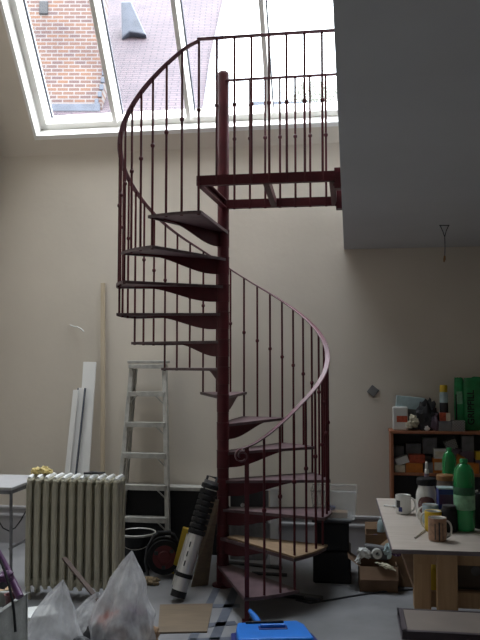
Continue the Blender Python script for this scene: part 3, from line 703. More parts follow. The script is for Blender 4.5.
# telescopic ladder: silver tubes below, black ribbed collars above, leaning on the pole
A = atz(178, 601, 0.0); Bt = atv(212, 485, toroom((PX, PY))[1]-.20)
tl_ = thing('telescopic_ladder', 'collapsed silver telescopic ladder with black ribbed collars leaning on the staircase pole', 'ladder', (A.x, A.y, 0), 0)
D = Vector((Bt.x-A.x, Bt.y-A.y, Bt.z)); Ln = D.length; d = D.normalized(); sx = d.cross(Vector((0, 1, 0))).normalized()
if sx.x < 0: sx = -sx
bkv = sx.cross(d).normalized(); bkv = bkv if bkv.y > 0 else -bkv
up0 = Vector((0, 0, .035))
def tlp(t, a=0, b=0): return up0 + d*(Ln*t) + sx*a + bkv*b
MB().tube([tlp(.03), tlp(.53)], .050, 20).build('front_tube', M['chrome'], tl_)
MB().tube([tlp(.06, -.035, .085), tlp(.50, -.035, .10)], .028, 14).build('rear_tube', M['alu'], tl_)
MB().tube([tlp(-.01), tlp(.045)], .052, 20).build('foot', M['black'], tl_)
MB().tube([tlp(.155), tlp(.19)], .059, 20).beam(tlp(.172, 0), tlp(.172, -.06, .10), .03, .03).build('lower_collar', M['black'], tl_)
mb = MB(); nrib = 9
for j in range(nrib):
    t0 = .52 + .45*j/nrib; t1b = t0 + .45/nrib
    mb.tube([tlp(t0), tlp(t0+.006), tlp(t1b-.016), tlp(t1b-.010)], [.057, .061, .061, .057], 16, cap=(j in (0, nrib-1)))
mb.build('ribbed_collars', M['black'], tl_)
MB().tube([tlp(.955), tlp(.99)], .050, 18).build('end_plug', M['grey'], tl_)
MB().tube([tlp(.50, -.035, .085), tlp(.70, -.035, .10), tlp(1.03, -.035, .10), tlp(1.03, .03, .10), tlp(.97, .03, .03)], .009, 8).build('frame', M['dark'], tl_)
for j in range(3): MB().box((0, 0, 0), (.006, .006, .035), None, Matrix.Translation(tlp(.27+.08*j, -.02, -.047)) @ d.to_track_quat('Z', 'Y').to_matrix().to_4x4()).build('label_strip', M['dark'], tl_)
A2, B2 = atz(173, 580, .0), atv(186, 528, toroom(A)[1]+.30)
tag(MB().beam(A2+Vector((0, .10, .02)), B2+Vector((.0, 0, 0)), .045, .02, (0, 1, 0)).build('spirit_level', M['yellow'], bevel=.004), 'yellow spirit level leaning behind the telescopic ladder', 'spirit level')
# brown board leaning on the pole
q0, q1 = atz(191, 587, 0), atz(208, 585, 0)
vpb = toroom((PX, PY))[1]-.07; a1 = atv(219, 500, vpb); a0 = atv(211, 500, vpb)
t_ = Vector((.0, .02, 0)); vs = [q0, q1, a1, a0]; vs = vs + [v+t_ for v in vs]
tag(MB().add(vs, [(0,1,2,3),(7,6,5,4),(0,4,5,1),(1,5,6,2),(2,6,7,3),(3,7,4,0)]).build('plywood_offcut', M['dull']), 'tall narrow brown plywood offcut leaning against the staircase pole', 'board')
# floor sheet
q = [atz(160, 606, 0), atz(213, 605, 0), atz(207, 633, 0), atz(158, 634, 0)]
vs = [v+Vector((0, 0, z)) for z in (.001, .010) for v in q]
tag(MB().add(vs, [(0,1,2,3),(7,6,5,4),(0,4,5,1),(1,5,6,2),(2,6,7,3),(3,7,4,0)]).build('hardboard_sheet', M['dull']), 'flat tan hardboard sheet lying on the floor by the sacks', 'board')
# rods behind the first tread
for i, (x0, y0, x1, y1, lab) in enumerate(((228, 562, 282, 568, 'longest dark metal rod on the floor behind the first tread'), (252, 573, 287, 575, 'short dark metal rod on the floor under the first tread'))):
    a, c = atz(x0, y0, .014), atz(x1, y1, .014); tag(MB().tube([a, c], .013, 8).build('metal_rod', M['dark']), lab, 'rod', None)
# pliers like clump and thin cable to the right
p = atz(292, 597, 0); cl = thing('long_pliers', 'dark long handled pliers lying on the floor right of the newel post', 'pliers', (p.x, p.y, 0), .3); cl.scale = (1.7, 1.7, 1.3)
MB().beam((-.06, .10, .014), (.05, -.05, .014), .022, .02).build('handle', M['dark'], cl, bevel=.004)
MB().beam((-.10, .06, .014), (.03, -.06, .018), .022, .02).build('handle', M['black'], cl, bevel=.004)
MB().beam((.03, -.04, .014), (.09, -.09, .014), .04, .022).build('jaw', M['dark'], cl, bevel=.005)
tag(MB().tube([atz(x, y, .006) for x, y in ((296, 600), (310, 603), (330, 600), (352, 596), (380, 592), (402, 590), (420, 589))], .006, 6).build('floor_cable', M['dark']), 'thin dark cable running across the floor to the work table', 'cable')
# ---- bright blue mitre box in the foreground
c = [atz(236, 632, .10), atz(300, 625, .10)]
bx_ = thing('blue_mitre_box', 'bright blue plastic tool case with a raised handle in the bottom foreground', 'tool case', (atz(272, 648, 0).x, atz(272, 648, 0).y, 0), radians(4))
# pentagon shaped lid with a recessed slot
lid = MB(); hgt = .11
lid.prism([(-.20, -.16), (.21, -.16), (.19, .05), (.155, .115), (-.185, .10), (-.20, .0)], 0, hgt)
lid.build('body', M['blue'], bx_, bevel=.012, seg=3)
rim = MB(); rim.bb(-.14, .075, .068, .082, hgt-.002, hgt+.012); rim.build('hinge_bar', M['black'], bx_, bevel=.003)
MB().bb(-.075, .085, -.03, .02, hgt-.001, hgt+.004).build('recess', M['bluedark'], bx_, bevel=.002)
MB().bb(-.065, .075, -.012, .010, hgt+.003, hgt+.022).build('grip', M['blue'], bx_, bevel=.005)
MB().tube([(-.045, .10, .07), (-.075, .20, .10), (-.10, .27, .115)], [.020, .018, .013], 10).build('handle', M['blue'], bx_)
MB().prism([(-.235, -.10), (-.20, -.12), (-.19, .06), (-.225, .045)], .02, .07).build('side_clip', M['bluedark'], bx_, bevel=.004)
MB().prism([(.20, -.13), (.245, -.14), (.225, .0), (.19, .03)], .02, .075).build('side_clip', M['bluedark'], bx_, bevel=.004)

# ================================================================= RIGHT OF THE STAIR
fA = atz(313, 583, 0); fB = atz(356, 584, 0); v0 = toroom(fA)[1]
uA = toroom(fA)[0]; uB = rv(351, 560, v0)[0]; zt = rv(330, 520, v0)[1]
cs = thing('black_storage_box', 'tall black storage box right of the staircase under a clear tub', 'box', rt(uA, v0))
wB = uB-uA
MB().bb(0, wB, 0, .34, 0, .22).build('lower_case', M['black'], cs, bevel=.012)
MB().bb(.012, wB-.012, .012, .33, .225, zt-.022).build('upper_case', M['black'], cs, bevel=.012)
MB().bb(-.006, wB+.006, -.006, .346, zt-.022, zt).build('lid', M['dark'], cs, bevel=.008)
ub0, _ = rv(311, 515, v0); ub1, zt2 = rv(357, 492, v0)
tb_ = thing('clear_storage_tub', 'clear plastic storage tub on top of the black storage box', 'tub', rt(ub0, v0-.005, zt+.001))
wt = ub1-ub0; hh = zt2-zt
mb = MB(); t3 = .004
def frust(mb, x0, x1, y0, y1, z0, z1, ins, th):
    for a in (0, 1):
        pass
    o = [(x0+ins, y0+ins, z0), (x1-ins, y0+ins, z0), (x1-ins, y1-ins, z0), (x0+ins, y1-ins, z0), (x0, y0, z1), (x1, y0, z1), (x1, y1, z1), (x0, y1, z1)]
    i = [(x0+ins+th, y0+ins+th, z0+th), (x1-ins-th, y0+ins+th, z0+th), (x1-ins-th, y1-ins-th, z0+th), (x0+ins+th, y1-ins-th, z0+th), (x0+th, y0+th, z1), (x1-th, y0+th, z1), (x1-th, y1-th, z1), (x0+th, y1-th, z1)]
    mb.add(o+i, [(3,2,1,0),(0,1,5,4),(1,2,6,5),(2,3,7,6),(3,0,4,7),(8,9,10,11),(8,12,13,9),(9,13,14,10),(10,14,15,11),(11,15,12,8),(4,5,13,12),(5,6,14,13),(6,7,15,14),(7,4,12,15)])
frust(mb, 0, wt, 0, .30, 0, hh, .015, t3); mb.build('body', M['bin'], tb_)
MB().tube([(0, 0, hh), (wt, 0, hh), (wt, .30, hh), (0, .30, hh), (0, 0, hh)], .006, 6).build('rim', M['bin'], tb_)
p = rt(ub0+wt*.55, v0+.10, zt+.006); tag(MB().box((0, 0, .02), (.16, .10, .04)).build('brown_packet', M['card'], None, loc=p, rot=(0, 0, YAW), bevel=.004), 'flat brown packet inside the clear storage tub', 'packet')
p = rt(ub0+wt*.40, v0+.16, zt+.006); tag(MB().blob((0, 0, .035), (.045, .035, .036), 10, .3, 2).build('dark_blue_cloth', M['bluedark'], None, loc=p), 'dark blue bundle inside the clear storage tub', 'cloth')
# cardboard boxes
def carton(name, label, u, v, wd, dp, h, m, yaw=0, flaps=((0, -50), (1, -35), (2, 20), (3, -60)), fl=.10, closed=False):
    o = thing(name, label, 'box', rt(u, v), YAW+yaw)
    mb = MB(); t = .005
    mb.bb(-wd/2, wd/2, -dp/2, -dp/2+t, 0, h); mb.bb(-wd/2, wd/2, dp/2-t, dp/2, 0, h); mb.bb(-wd/2, -wd/2+t, -dp/2, dp/2, 0, h); mb.bb(wd/2-t, wd/2, -dp/2, dp/2, 0, h); mb.bb(-wd/2, wd/2, -dp/2, dp/2, 0, t)
    mb.build('body', m, o)
    for s_, an in flaps:                 # 0 front,1 right,2 back,3 left ; an: degrees above horizontal outward
        a = radians(an); L = fl
        base = [((-wd/2, -dp/2, h), (wd/2, -dp/2, h), (0, -1)), ((wd/2, -dp/2, h), (wd/2, dp/2, h), (1, 0)), ((wd/2, dp/2, h), (-wd/2, dp/2, h), (0, 1)), ((-wd/2, dp/2, h), (-wd/2, -dp/2, h), (-1, 0))][s_]
        off = Vector((base[2][0]*cos(a)*L, base[2][1]*cos(a)*L, sin(a)*L)); th = Vector((base[2][0], base[2][1], 0))*.004
        P, Q = Vector(base[0]), Vector(base[1]); vs = [P, Q, Q+off, P+off]; vs += [x+th+Vector((0, 0, .003)) for x in vs]
        MB().add(vs, [(0,1,2,3),(7,6,5,4),(0,4,5,1),(1,5,6,2),(2,6,7,3),(3,7,4,0)]).build('flap', m, o)
    return o
cu, cv = rz(377, 593, 0)
carton('cardboard_box', 'open cardboard box full of clutter beside the black storage box', cu+.01, cv+.14, .26, .24, .17, M['card_d'], .03, flaps=((0, -62), (1, -70), (3, 35)), fl=.09)
carton('cardboard_box', 'plain brown cardboard box standing behind the cluttered open one', cu+.035, cv+.52, .20, .2, .30, M['card'], 0, flaps=((2, 60),), fl=.05)
cu2, cv2 = rz(405, 590, 0)
carton('cardboard_box', 'taller brown cardboard box under the left end of the work table', cu2+.00, cv2+.22, .20, .30, .27, M['card'], -.04, flaps=((3, -40), (2, 60)), fl=.07)
def onpx(px, py, v): u, z = rv(px, py, v); return rt(u, v, z)
vb = cv+.10
q = onpx(377, 553.5, vb); TR = Matrix.Rotation(pi/2, 4, 'X')
tag(MB().lathe([(.014, -.02), (.034, -.02), (.036, 0), (.034, .02), (.014, .02), (.014, -.02)], 24, (0, 0, 0), None, TR).build('tape_roll', M['china'], None, loc=q), 'roll of white tape standing in the cluttered cardboard box', 'tape')
q = onpx(376, 552, vb+.07)
tag(MB().bb(-.085, .085, -.02, .05, -.05, .045).build('grey_power_tool', M['grey'], None, loc=q, rot=(0, .1, YAW), bevel=.015), 'grey green plastic tool body behind the white tape roll', 'tool')
for i, (x, y, sx_, sz_, c_, lab, nm, cat) in enumerate((
    (364, 553, .045, .03, 'china', 'white crumpled plastic piece at the left rim of the cluttered box', 'plastic_scrap', 'scrap'),
    (390, 549, .030, .05, 'foil', 'pale plastic scrap at the right rim of the cluttered box', 'plastic_scrap', 'scrap'),
    (386, 566, .060, .012, 'cream', 'cream paper sheet folded over the front of the cluttered box', 'paper_sheet', 'paper'),
    (358, 561, .020, .02, 'china', 'small white scrap lodged between the black box and the cluttered box', 'plastic_scrap', 'scrap'),
    (395, 553, .035, .018, 'purple', 'purple plastic scrap in the cluttered box near the table', 'plastic_scrap', 'scrap'))):
    q = onpx(x, y, vb-.02 if i != 2 else vb-.09); tag(MB().blob((0, 0, 0), (sx_, .03, sz_), 10, .55, i+31, fq=3).build(nm, M[c_], None, loc=q, rot=(0, .3, YAW)), lab, cat)
q = onpx(375.5, 540, cv+.45)
jg = thing('tape_gun', 'round blue and white tape roll on the rear cardboard box', 'tape', q)
MB().lathe([(.018, -.022), (.040, -.022), (.042, 0), (.040, .022), (.018, .022), (.018, -.022)], 24, (0, 0, 0), None, TR).build('blue_roll', M['bluedark'], jg)
MB().bb(-.004, .028, -.026, .02, -.02, .016).build('white_core', M['foil'], jg, bevel=.004)
q = onpx(381, 530, cv+.5)
tag(MB().lathe([(0, -.05), (.028, -.05), (.030, .0), (.022, .03), (.012, .04), (.012, .055), (0, .056)], 18).build('plastic_bottle', M['foil'], None, loc=(q.x, q.y, .30+.056)), 'pale mauve plastic bottle behind the blue tape roll', 'bottle')

# ================================================================= SHELF UNIT
SV = 5.96; us = rv(390.5, 430, SV)[0]; zs = rv(400, 431, SV)[1]; z2 = rv(400, 473, SV)[1]
sh = thing('shelf_unit', 'reddish wooden shelf unit crammed with packets against the back wall', 'shelf', rt(us, SV))
SW = 1.25; SD = .26
MB().bb(0, .022, 0, SD, 0, zs-.02).build('side_panel', M['redwood'], sh, bevel=.002)
MB().bb(SW-.022, SW, 0, SD, 0, zs-.02).build('side_panel', M['redwood'], sh, bevel=.002)
MB().bb(-.006, SW+.006, -.008, SD, zs-.02, zs).build('top_board', M['redwood'], sh, bevel=.002)
MB().bb(.022, SW-.022, .01, SD-.006, z2-.02, z2).build('shelf', M['redwood'], sh)
MB().bb(.022, SW-.022, .01, SD-.006, .34, .36).build('shelf', M['redwood'], sh)
MB().bb(.022, SW-.022, SD-.006, SD, .02, zs-.02).build('back_panel', M['dark'], sh)
def pbox(name, label, cat, x0, y0, x1, y1, v, dp, m, rot=0, zbase=None, bev=.003, group=None, print_=None):
    ua, zb = rv(x0, y1, v); uc, zt_ = rv(x1, y0, v)
    if zbase is not None: zt_ += 0; zb = zbase
    h = zt_-zb; o = MB().bb(-(uc-ua)/2, (uc-ua)/2, 0, dp, 0, h).build(name, M[m], None, bev, rt((ua+uc)/2, v, zb), (0, rot, YAW))
    if print_:
        a, c, e, g, pm = print_; W2 = uc-ua
        MB().bb(-W2/2+a*W2, -W2/2+c*W2, -.0012, .001, e*h, g*h).build('label_panel', M[pm], o)
    return tag(o, label, cat, group)
ZS, ZM = zs+.001, z2+.001
# on the top
pbox('wipes_pack', 'white pack with a red band at the left end of the shelf top', 'packet', 393, 407, 408, 429, 6.0, .08, 'china', 0, ZS, .01, print_=(.25, .95, .35, .62, 'rust'))
o = pbox('pale_blue_box', 'pale blue and white box lying on packets at the left of the shelf top', 'box', 396, 397, 424, 409, 6.07, .10, 'foil', radians(5), None, .004)
o = pbox('cardboard_pack', 'dull pack beneath the pale blue box on the shelf top', 'packet', 398, 409, 424, 429, 6.09, .10, 'grey', 0, ZS, .006)
fl_ = MB()
for i in range(7): fl_.blob((random.uniform(-.03, .03), random.uniform(-.02, .02), .03+random.uniform(0, .07)), (.028, .024, .026), 8, .5, i+60)
tag(fl_.build('crumpled_paper', M['cream'], None, loc=rt(rv(412.5, 420, 6.0)[0], 6.01, ZS)), 'crumpled cream paper on the shelf top beside the red banded pack', 'paper')
bgm = MB().blob((0, 0, .105), (.085, .06, .12), 16, .35, 77, fq=3)
tag(bgm.build('carrier_bag', M['dark'], None, loc=rt(rv(427, 420, 6.08)[0], 6.06, ZS)), 'dark crumpled carrier bag in the middle of the shelf top', 'bag')
p = rt(rv(434, 410, 6.06)[0], 6.02, ZS); tag(MB().blob((0, 0, .06), (.03, .03, .07), 10, .3, 41, m=M['mauve']).build('mauve_pouch', M['mauve'], None, loc=p), 'dull mauve pouch between the dark bag and the spray can', 'pouch')
p = rt(rv(427, 425, 5.98)[0], 5.985, ZS); tag(MB().blob((0, 0, .018), (.02, .012, .018), 8, .4, 43).build('red_white_scrap', M['china'], None, loc=p), 'small white scrap in front of the dark carrier bag', 'scrap')
uc, zt_ = rv(443.5, 385, 6.08); sc_ = thing('spray_can', 'white spray can with a yellow cap on the shelf top', 'can', rt(uc, 6.08, ZS)); H = zt_-ZS
MB().lathe([(0, 0), (.030, 0), (.032, .005), (.032, H-.07), (.028, H-.055), (.0, H-.05)], 24).build('body', M['foil'], sc_)
MB().lathe([(0, H-.055), (.030, H-.055), (.030, H-.006), (.026, H), (0, H)], 24).build('cap', M['yellow'], sc_)
MB().lathe([(.0325, H*.36), (.0328, H*.37), (.0328, H*.60), (.0325, H*.61)], 24, (0, 0, 0)).build('dark_label', M['dark'], sc_)
pbox('small_carton', 'small red and white carton in front of the spray can', 'box', 440, 413, 450, 421, 6.0, .05, 'rust', 0, None, .002, print_=(.6, 1, 0, 1, 'cream'))
pbox('flat_carton', 'flat grey carton under the small red and white carton', 'box', 439, 421.5, 452, 429, 5.985, .12, 'grey', 0, ZS)
pbox('chequered_carton', 'flat chequered carton on the shelf top by the green sack', 'box', 452.5, 421, 465, 429, 5.985, .10, 'check', 0, ZS, .001)
# green sacks
def pouch(name, label, x0, y0, x1, v, dp, m, ear, seed, mb_=None):
    ua, _ = rv(x0, 420, v); uc, zt_ = rv(x1, y0, v); o = thing(name, label, 'bag', rt((ua+uc)/2, v, ZS)); W2 = (uc-ua)/2; H = zt_-ZS
    vs, fs = [], []; NR, NA = 20, 40
    for i in range(NR+1):
        t = i/NR; tk = dp*.5*(sqrt(max(0, 1-((t-.42)/.60)**2)) if t > .42 else 1-.25*((.42-t)/.42)**3)
        for k in range(NA):
            a = 2*pi*k/NA; cx = cos(a); sy = sin(a); e = .55
            x = W2*math.copysign(abs(cx)**e, cx)*(1-ear*max(0, t-.8)); y = tk*math.copysign(abs(sy)**e, sy)
            x *= 1+.05*noise.noise(Vector((t*6, a, seed))); y *= 1+.25*noise.noise(Vector((cx*2, t*5, seed+sy)))
            vs.append((x, y+dp*.5, H*t + (.02*noise.noise(Vector((cx*3, 0, seed))) if t > .9 else 0)))
    for i in range(NR):
        for k in range(NA): fs.append((i*NA+k, i*NA+(k+1) % NA, (i+1)*NA+(k+1) % NA, (i+1)*NA+k))
    fs += [tuple(range(NA))[::-1], tuple(range(NR*NA, NR*NA+NA))]
    MB().add(vs, fs, None, True).build('film', M[m], o); return o, H
o1, H1 = pouch('green_pouch', 'narrow upright green and silver pouch on the shelf top', 455, 378, 464, 6.09, .05, 'green', .6, 5)
MB().box((0, -.003, H1*.62), (.045, .004, .10)).build('silver_panel', M['glabel'], o1, bevel=.001)
MB().box((-.026, -.003, H1*.42), (.010, .004, .22)).build('dark_stripe', M['black'], o1, bevel=.001)
o2, H2 = pouch('green_sack', 'large green sack with vertical dark lettering at the right end of the shelf top', 464, 378, 500, 6.06, .14, 'green2', .5, 9)
fc_ = bpy.data.curves.new('lettering', 'FONT'); fc_.body = 'GRIPFILL'; fc_.size = .072; fc_.extrude = .001; fc_.align_x = 'CENTER'; fc_.align_y = 'CENTER'; fc_.offset = .0015
tmp_ = bpy.data.objects.new('lettering_curve', fc_); C.objects.link(tmp_); bpy.context.view_layer.update(); me_ = bpy.data.meshes.new_from_object(tmp_); bpy.data.objects.remove(tmp_)
to = bpy.data.objects.new('lettering', me_); C.objects.link(to); to.parent = o2; me_.materials.clear(); me_.materials.append(M['black'])
to.location = (-.085, -.012, H2*.44); to.rotation_euler = (radians(90), radians(-90), 0)
# on the middle shelf: packets, individually
rows = [
 ('small_carton', 'white tilted carton at the left end of the middle shelf', 397, 457, 410, 464, 5.99, 'china', -.35),
 ('small_carton', 'pale carton lying flat at the left end of the middle shelf', 395, 465, 405, 472, 5.99, 'cream', 0),
 ('small_carton', 'orange carton lying flat near the left end of the middle shelf', 406, 463.5, 423, 472, 5.99, 'orange', 0),
 ('packet_stack', 'red orange packet resting on the flat orange carton', 409, 455, 425, 463, 6.0, 'rust', 0),
 ('small_carton', 'orange and white carton standing mid way along the middle shelf', 433, 459, 448, 472, 5.99, 'orange', 0),
 ('small_carton', 'white carton on top of the orange and white carton', 434, 449, 447, 459, 6.0, 'china', 0),
 ('small_carton', 'orange striped carton tilted behind the green bottles', 453, 455, 460, 468, 6.0, 'orange', .45),
 ('small_carton', 'orange carton lying flat right of the green bottles', 468, 463.5, 479, 472, 5.99, 'orange', 0),
 ('small_carton', 'grey carton at the back left of the middle shelf', 394, 446, 404, 456, 6.10, 'grey', 0),
 ('small_carton', 'second grey carton from the left at the back of the middle shelf', 406, 444, 421, 456, 6.10, 'grey', 0),
 ('small_carton', 'taller dark grey carton at the back of the middle shelf', 423, 438, 437, 454, 6.10, 'grey', 0),
 ('small_carton', 'black and white striped packet leaning at the back of the middle shelf', 447, 440, 459, 449, 6.08, 'check', -.35),
 ('small_carton', 'mauve grey carton standing at the right of the middle shelf', 462, 436, 474, 452, 6.08, 'grey', 0),
 ('small_carton', 'mauve carton under the grey one at the right of the middle shelf', 461, 452, 474, 463, 6.05, 'mauve', 0),
 ('small_carton', 'yellow carton at the right edge of the middle shelf', 476, 452, 490, 460, 6.02, 'yellow', 0),
 ('small_carton', 'grey carton beneath the yellow one at the right of the middle shelf', 476, 460, 490, 472, 6.02, 'mauve', 0),
 ('small_carton', 'dark carton standing behind the flat orange carton on the middle shelf', 394, 456, 408, 472, 6.08, 'mauve', 0),
 ('small_carton', 'dull carton supporting the grey cartons at the back of the middle shelf', 409, 456, 431, 472, 6.09, 'grey', 0),
 ('small_carton', 'silver grey carton between the orange cartons on the middle shelf', 425, 463, 433, 472, 5.99, 'grey', 0),
 ('small_carton', 'dark carton standing behind the green bottles on the middle shelf', 448, 449, 461, 472, 6.10, 'mauve', 0),
]
for nm, lab, x0, y0, x1, y1, v, m, r in rows:
    pbox(nm, lab, 'box', x0, y0, x1, y1, v, .08, m, r, ZM if y1 >= 471 else None, .002, 'packets on the middle shelf', print_=((.1, .9, .2, .75, 'cream') if 'orange and white' in lab else (.15, .85, .3, .7, 'rust') if m == 'china' and x0 > 420 else None))

# ================================================================= WORK TABLE
WZ = .75
f0 = rz(392.5, 549, WZ); b0 = rz(376.5, 498, WZ)
wk = thing('work_table', 'pale board work table on rough timber legs in the right foreground', 'table', rt(f0[0], f0[1]), YAW-(b0[0]-f0[0])/(b0[1]-f0[1]))
WD = b0[1]-f0[1]; WW = 1.35
MB().bb(0, WW, 0, WD, WZ-.018, WZ).build('tabletop', M['top'], wk, bevel=.002)
MB().bb(.002, WW, -.003, 0, WZ-.019, WZ-.001).bb(-.003, 0, .0, WD, WZ-.019, WZ-.001).build('edge_strip', M['edge'], wk)
lu0 = rv(414.5, 570, f0[1]+.10)[0]-f0[0]; lu1 = rv(431.5, 570, f0[1]+.10)[0]-f0[0]
lu2 = rv(437.5, 570, f0[1]+.04)[0]-f0[0]; lu3 = rv(458, 570, f0[1]+.04)[0]-f0[0]
MB().bb(lu0, lu1, .10, .125, 0, WZ-.05).build('leg', M['pine'], wk, bevel=.002)
MB().bb(lu2, lu3, .04, .085, 0, WZ-.02).build('leg', M['pine'], wk, bevel=.002)
MB().bb(lu0, WW-.05, .09, .10, WZ-.085, WZ-.018).build('apron', M['pine'], wk)
MB().bb(lu0+.25, lu0+.30, WD-.12, WD-.08, 0, WZ-.018).build('leg', M['pine'], wk, bevel=.002)
MB().bb(WW-.12, WW-.05, .10, .14, 0, WZ-.02).build('leg', M['pine'], wk, bevel=.002)
MB().bb(WW-.12, WW-.05, WD-.14, WD-.1, 0, WZ-.02).build('leg', M['pine'], wk, bevel=.002)
zr = rv(440, 600, f0[1]+.13)[1]
MB().bb(lu0, WW-.05, .13, .155, zr-.035, zr+.035).build('cross_rail', M['pine'], wk)
MB().bb(lu0+.02, WW-.06, .155, WD-.15, zr-.02, zr).build('lower_shelf', M['card_d'], wk)
# things under the table
p = rt(*toroom(atv(434.5, 590, f0[1]+.20).xy)[:1], f0[1]+.20)
zb = zr+.001
mb = MB(); mb.lathe([(0, 0), (.034, 0), (.036, .02), (.036, .09), (.028, .115), (.014, .125), (.014, .15), (.018, .152), (.018, .165), (0, .166)], 20)
yb = thing('yellow_bottle', 'yellow plastic bottle under the work table between the legs', 'bottle', (p.x, p.y, zb)); mb.build('body', M['yellow'], yb)
MB().lathe([(.0365, .012), (.037, .014), (.037, .03), (.0365, .032)], 20).build('base_band', M['cream'], yb)
uq = rv(478, 580, f0[1]+.30)[0]
db = thing('toolcase', 'dark case with a pale round badge under the work table', 'case', rt(uq, f0[1]+.30, zb))
MB().bb(-.12, .2, 0, .2, 0, .20).build('body', M['taupe'], db, bevel=.012)
MB().tube([(-.10, -.01, .20), (-.09, -.015, .235), (.08, -.015, .235), (.10, -.01, .20)], .009, 8).build('handle', M['black'], db)
MB().lathe([(0, 0), (.022, 0), (.022, .004), (0, .005)], 20, (0, 0, 0), None, Matrix.Translation((-.01, -.001, .09)) @ Matrix.Rotation(pi/2, 4, 'X')).build('badge', M['grey'], db)
# low bench in front
BZ = .60
g0 = rz(400, 608, BZ); g1 = rz(402, 631, BZ); bn = thing('low_bench', 'low bench with dark frame and taupe panel in the bottom right corner', 'bench', rt(g1[0], g1[1]))
GD = g0[1]-g1[1]; BW = .75; fw = .022
MB().bb(fw, BW-fw, fw, GD-fw*.3, BZ-.014, BZ-.002).build('panel', M['taupe'], bn)
MB().bb(0, BW, 0, fw, BZ-.03, BZ).bb(0, BW, GD-fw*.4, GD, BZ-.03, BZ).bb(0, fw, 0, GD, BZ-.03, BZ).bb(BW-fw, BW, 0, GD, BZ-.03, BZ).build('frame', M['benchdark'], bn, bevel=.003)
for x in (.22, BW-.05):
    for y in (.03, GD-.03): MB().tube([(x, y, BZ-.03), (x, y, 0)], .011, 8).build('leg', M['black'], bn)

# ---- crockery and bottles on the work table
def mug(label, px, py, r, h, m, ang_, inner='china', band=None, taper=1.0):
    q = atz(px, py, WZ); q.y += r*1.0
    o = thing('mug', label, 'mug', (q.x, q.y, WZ+.001), 0)
    MB().lathe([(0, 0), (r*.88*taper, 0), (r*.96*taper, .004), (r, .014), (r, h-.002), (r-.002, h), (r-.004, h-.002), (r-.005, .01), (0, .008)], 28).build('body', M[m], o)
    MB().lathe([(r-.0052, .012), (r-.0045, h-.004), (r-.001, h+.0006), (r-.006, h-.004), (r-.006, .012), (0, .0095)], 28).build('inside', M[inner], o)
    a = radians(ang_); dx, dy = cos(a), sin(a); hh_ = h*.36
    MB().tube([(dx*(r-.002+.024*sin(t)), dy*(r-.002+.024*sin(t)), h*.5+hh_*cos(t)) for t in [pi*i/12 for i in range(13)]], .0048, 8).build('handle', M[inner], o)
    if band:
        for (a0_, a1_, z0_, z1_, bm_) in band:
            n = 8; vs = []
            for z in (z0_, z1_):
                for i in range(n+1): t = radians(a0_+(a1_-a0_)*i/n); vs.append(((r+.0006)*cos(t), (r+.0006)*sin(t), z*h))
            MB().add(vs, [(i, i+1, n+2+i, n+1+i) for i in range(n)]).build('printed_motif', M[bm_], o)
    return o
mug('white mug with a dark motif at the left end of the work table', 405, 515, .042, .100, 'china', -15, band=[(200, 235, .35, .75, 'dark'), (222, 250, .15, .4, 'bluedark')])
mug('pale blue mug behind the yellow mug', 432.5, 525, .041, .095, 'bluemug', 180)
mug('plain yellow mug between the pale blue mug and the tan mug', 435.5, 533, .041, .098, 'yellow', 150)
mug('tan patterned mug with a pale handle nearest the table edge', 440, 542.5, .042, .105, 'tanmug', -8, band=[(262, 272, .05, .85, 'dark'), (238, 245, .1, .8, 'dark'), (288, 293, .1, .8, 'dark')])
def spoon(label, x0, y0, x1, y1):
    A, B = atz(x0, y0, WZ+.004), atz(x1, y1, WZ+.010); o = thing('teaspoon', label, 'spoon', (A.x, A.y, WZ+.001), math.atan2(B.y-A.y, B.x-A.x)); L = (B-A).xy.length
    MB().tube([(0, 0, .004), (L*.5, 0, .006), (L*.78, 0, .005)], [.0045, .003, .003], 8).build('handle', M['chrome'], o)
    MB().lathe([(0, .002), (.010, .003), (.018, .009), (.0195, .012), (.017, .010), (.007, .004), (0, .003)], 16, (0, 0, 0), None, Matrix.Translation((L*.88, 0, 0)) @ Matrix.Diagonal((1.35, 1, 1, 1))).build('bowl', M['chrome'], o)
spoon('silver teaspoon lying beside the tan mug', 415, 538, 429, 526)
spoon('teaspoon pointing left beside the white mug', 384, 505.5, 397, 506.5)
def jar(name, label, cat, px, py, prof, parts, m):
    q = atz(px, py, WZ); r = max(p[0] for p in prof); o = thing(name, label, cat, (q.x, q.y+r, WZ+.001), 0)
    MB().lathe(prof, 28).build('body', M[m], o)
    for nm, pr, mm in parts: MB().lathe(pr, 28).build(nm, M[mm], o)
    return o
s = 740/3.95
o = jar('coffee_jar', 'white coffee jar with a black lid and dark oval label', 'jar', 429.5, 521, [(0, 0), (.050, 0), (.054, .01), (.055, .125), (.051, .145), (.043, .165), (.042, .18), (0, .18)],
    [('lid', [(0, .178), (.050, .178), (.052, .182), (.052, .208), (.048, .213), (0, .213)], 'black')], 'china')
n = 14; vs = []
for i in range(n+1):
    t = i/n; z = .03+.095*t; hw = 58*sqrt(max(0, 1-(2*t-1)**2))*.8+5
    for a in (-hw, -hw/2, 0, hw/2, hw): r = .0560; vs.append((r*cos(radians(256+a)), r*sin(radians(256+a)), z))
MB().add(vs, [(i*5+k, i*5+k+1, (i+1)*5+k+1, (i+1)*5+k) for i in range(n) for k in range(4)]).build('oval_label', M['maroon'], o)
for (a_, z_) in ((247, .085), (268, .08)): MB().box((0.0570*cos(radians(a_)), .0570*sin(radians(a_)), z_), (.02, .004, .022)).build('label_motif', M['amber'], o, bevel=.003)
q = atz(434.5, 512, WZ)
sb = thing('pump_bottle', 'dark bottle with an upright white nozzle behind the coffee jar', 'bottle', (q.x, q.y+.16, WZ+.001), 0)
MB().lathe([(0, 0), (.028, 0), (.030, .01), (.030, .14), (.014, .165), (.012, .19), (0, .19)], 20).build('body', M['mauve'], sb)
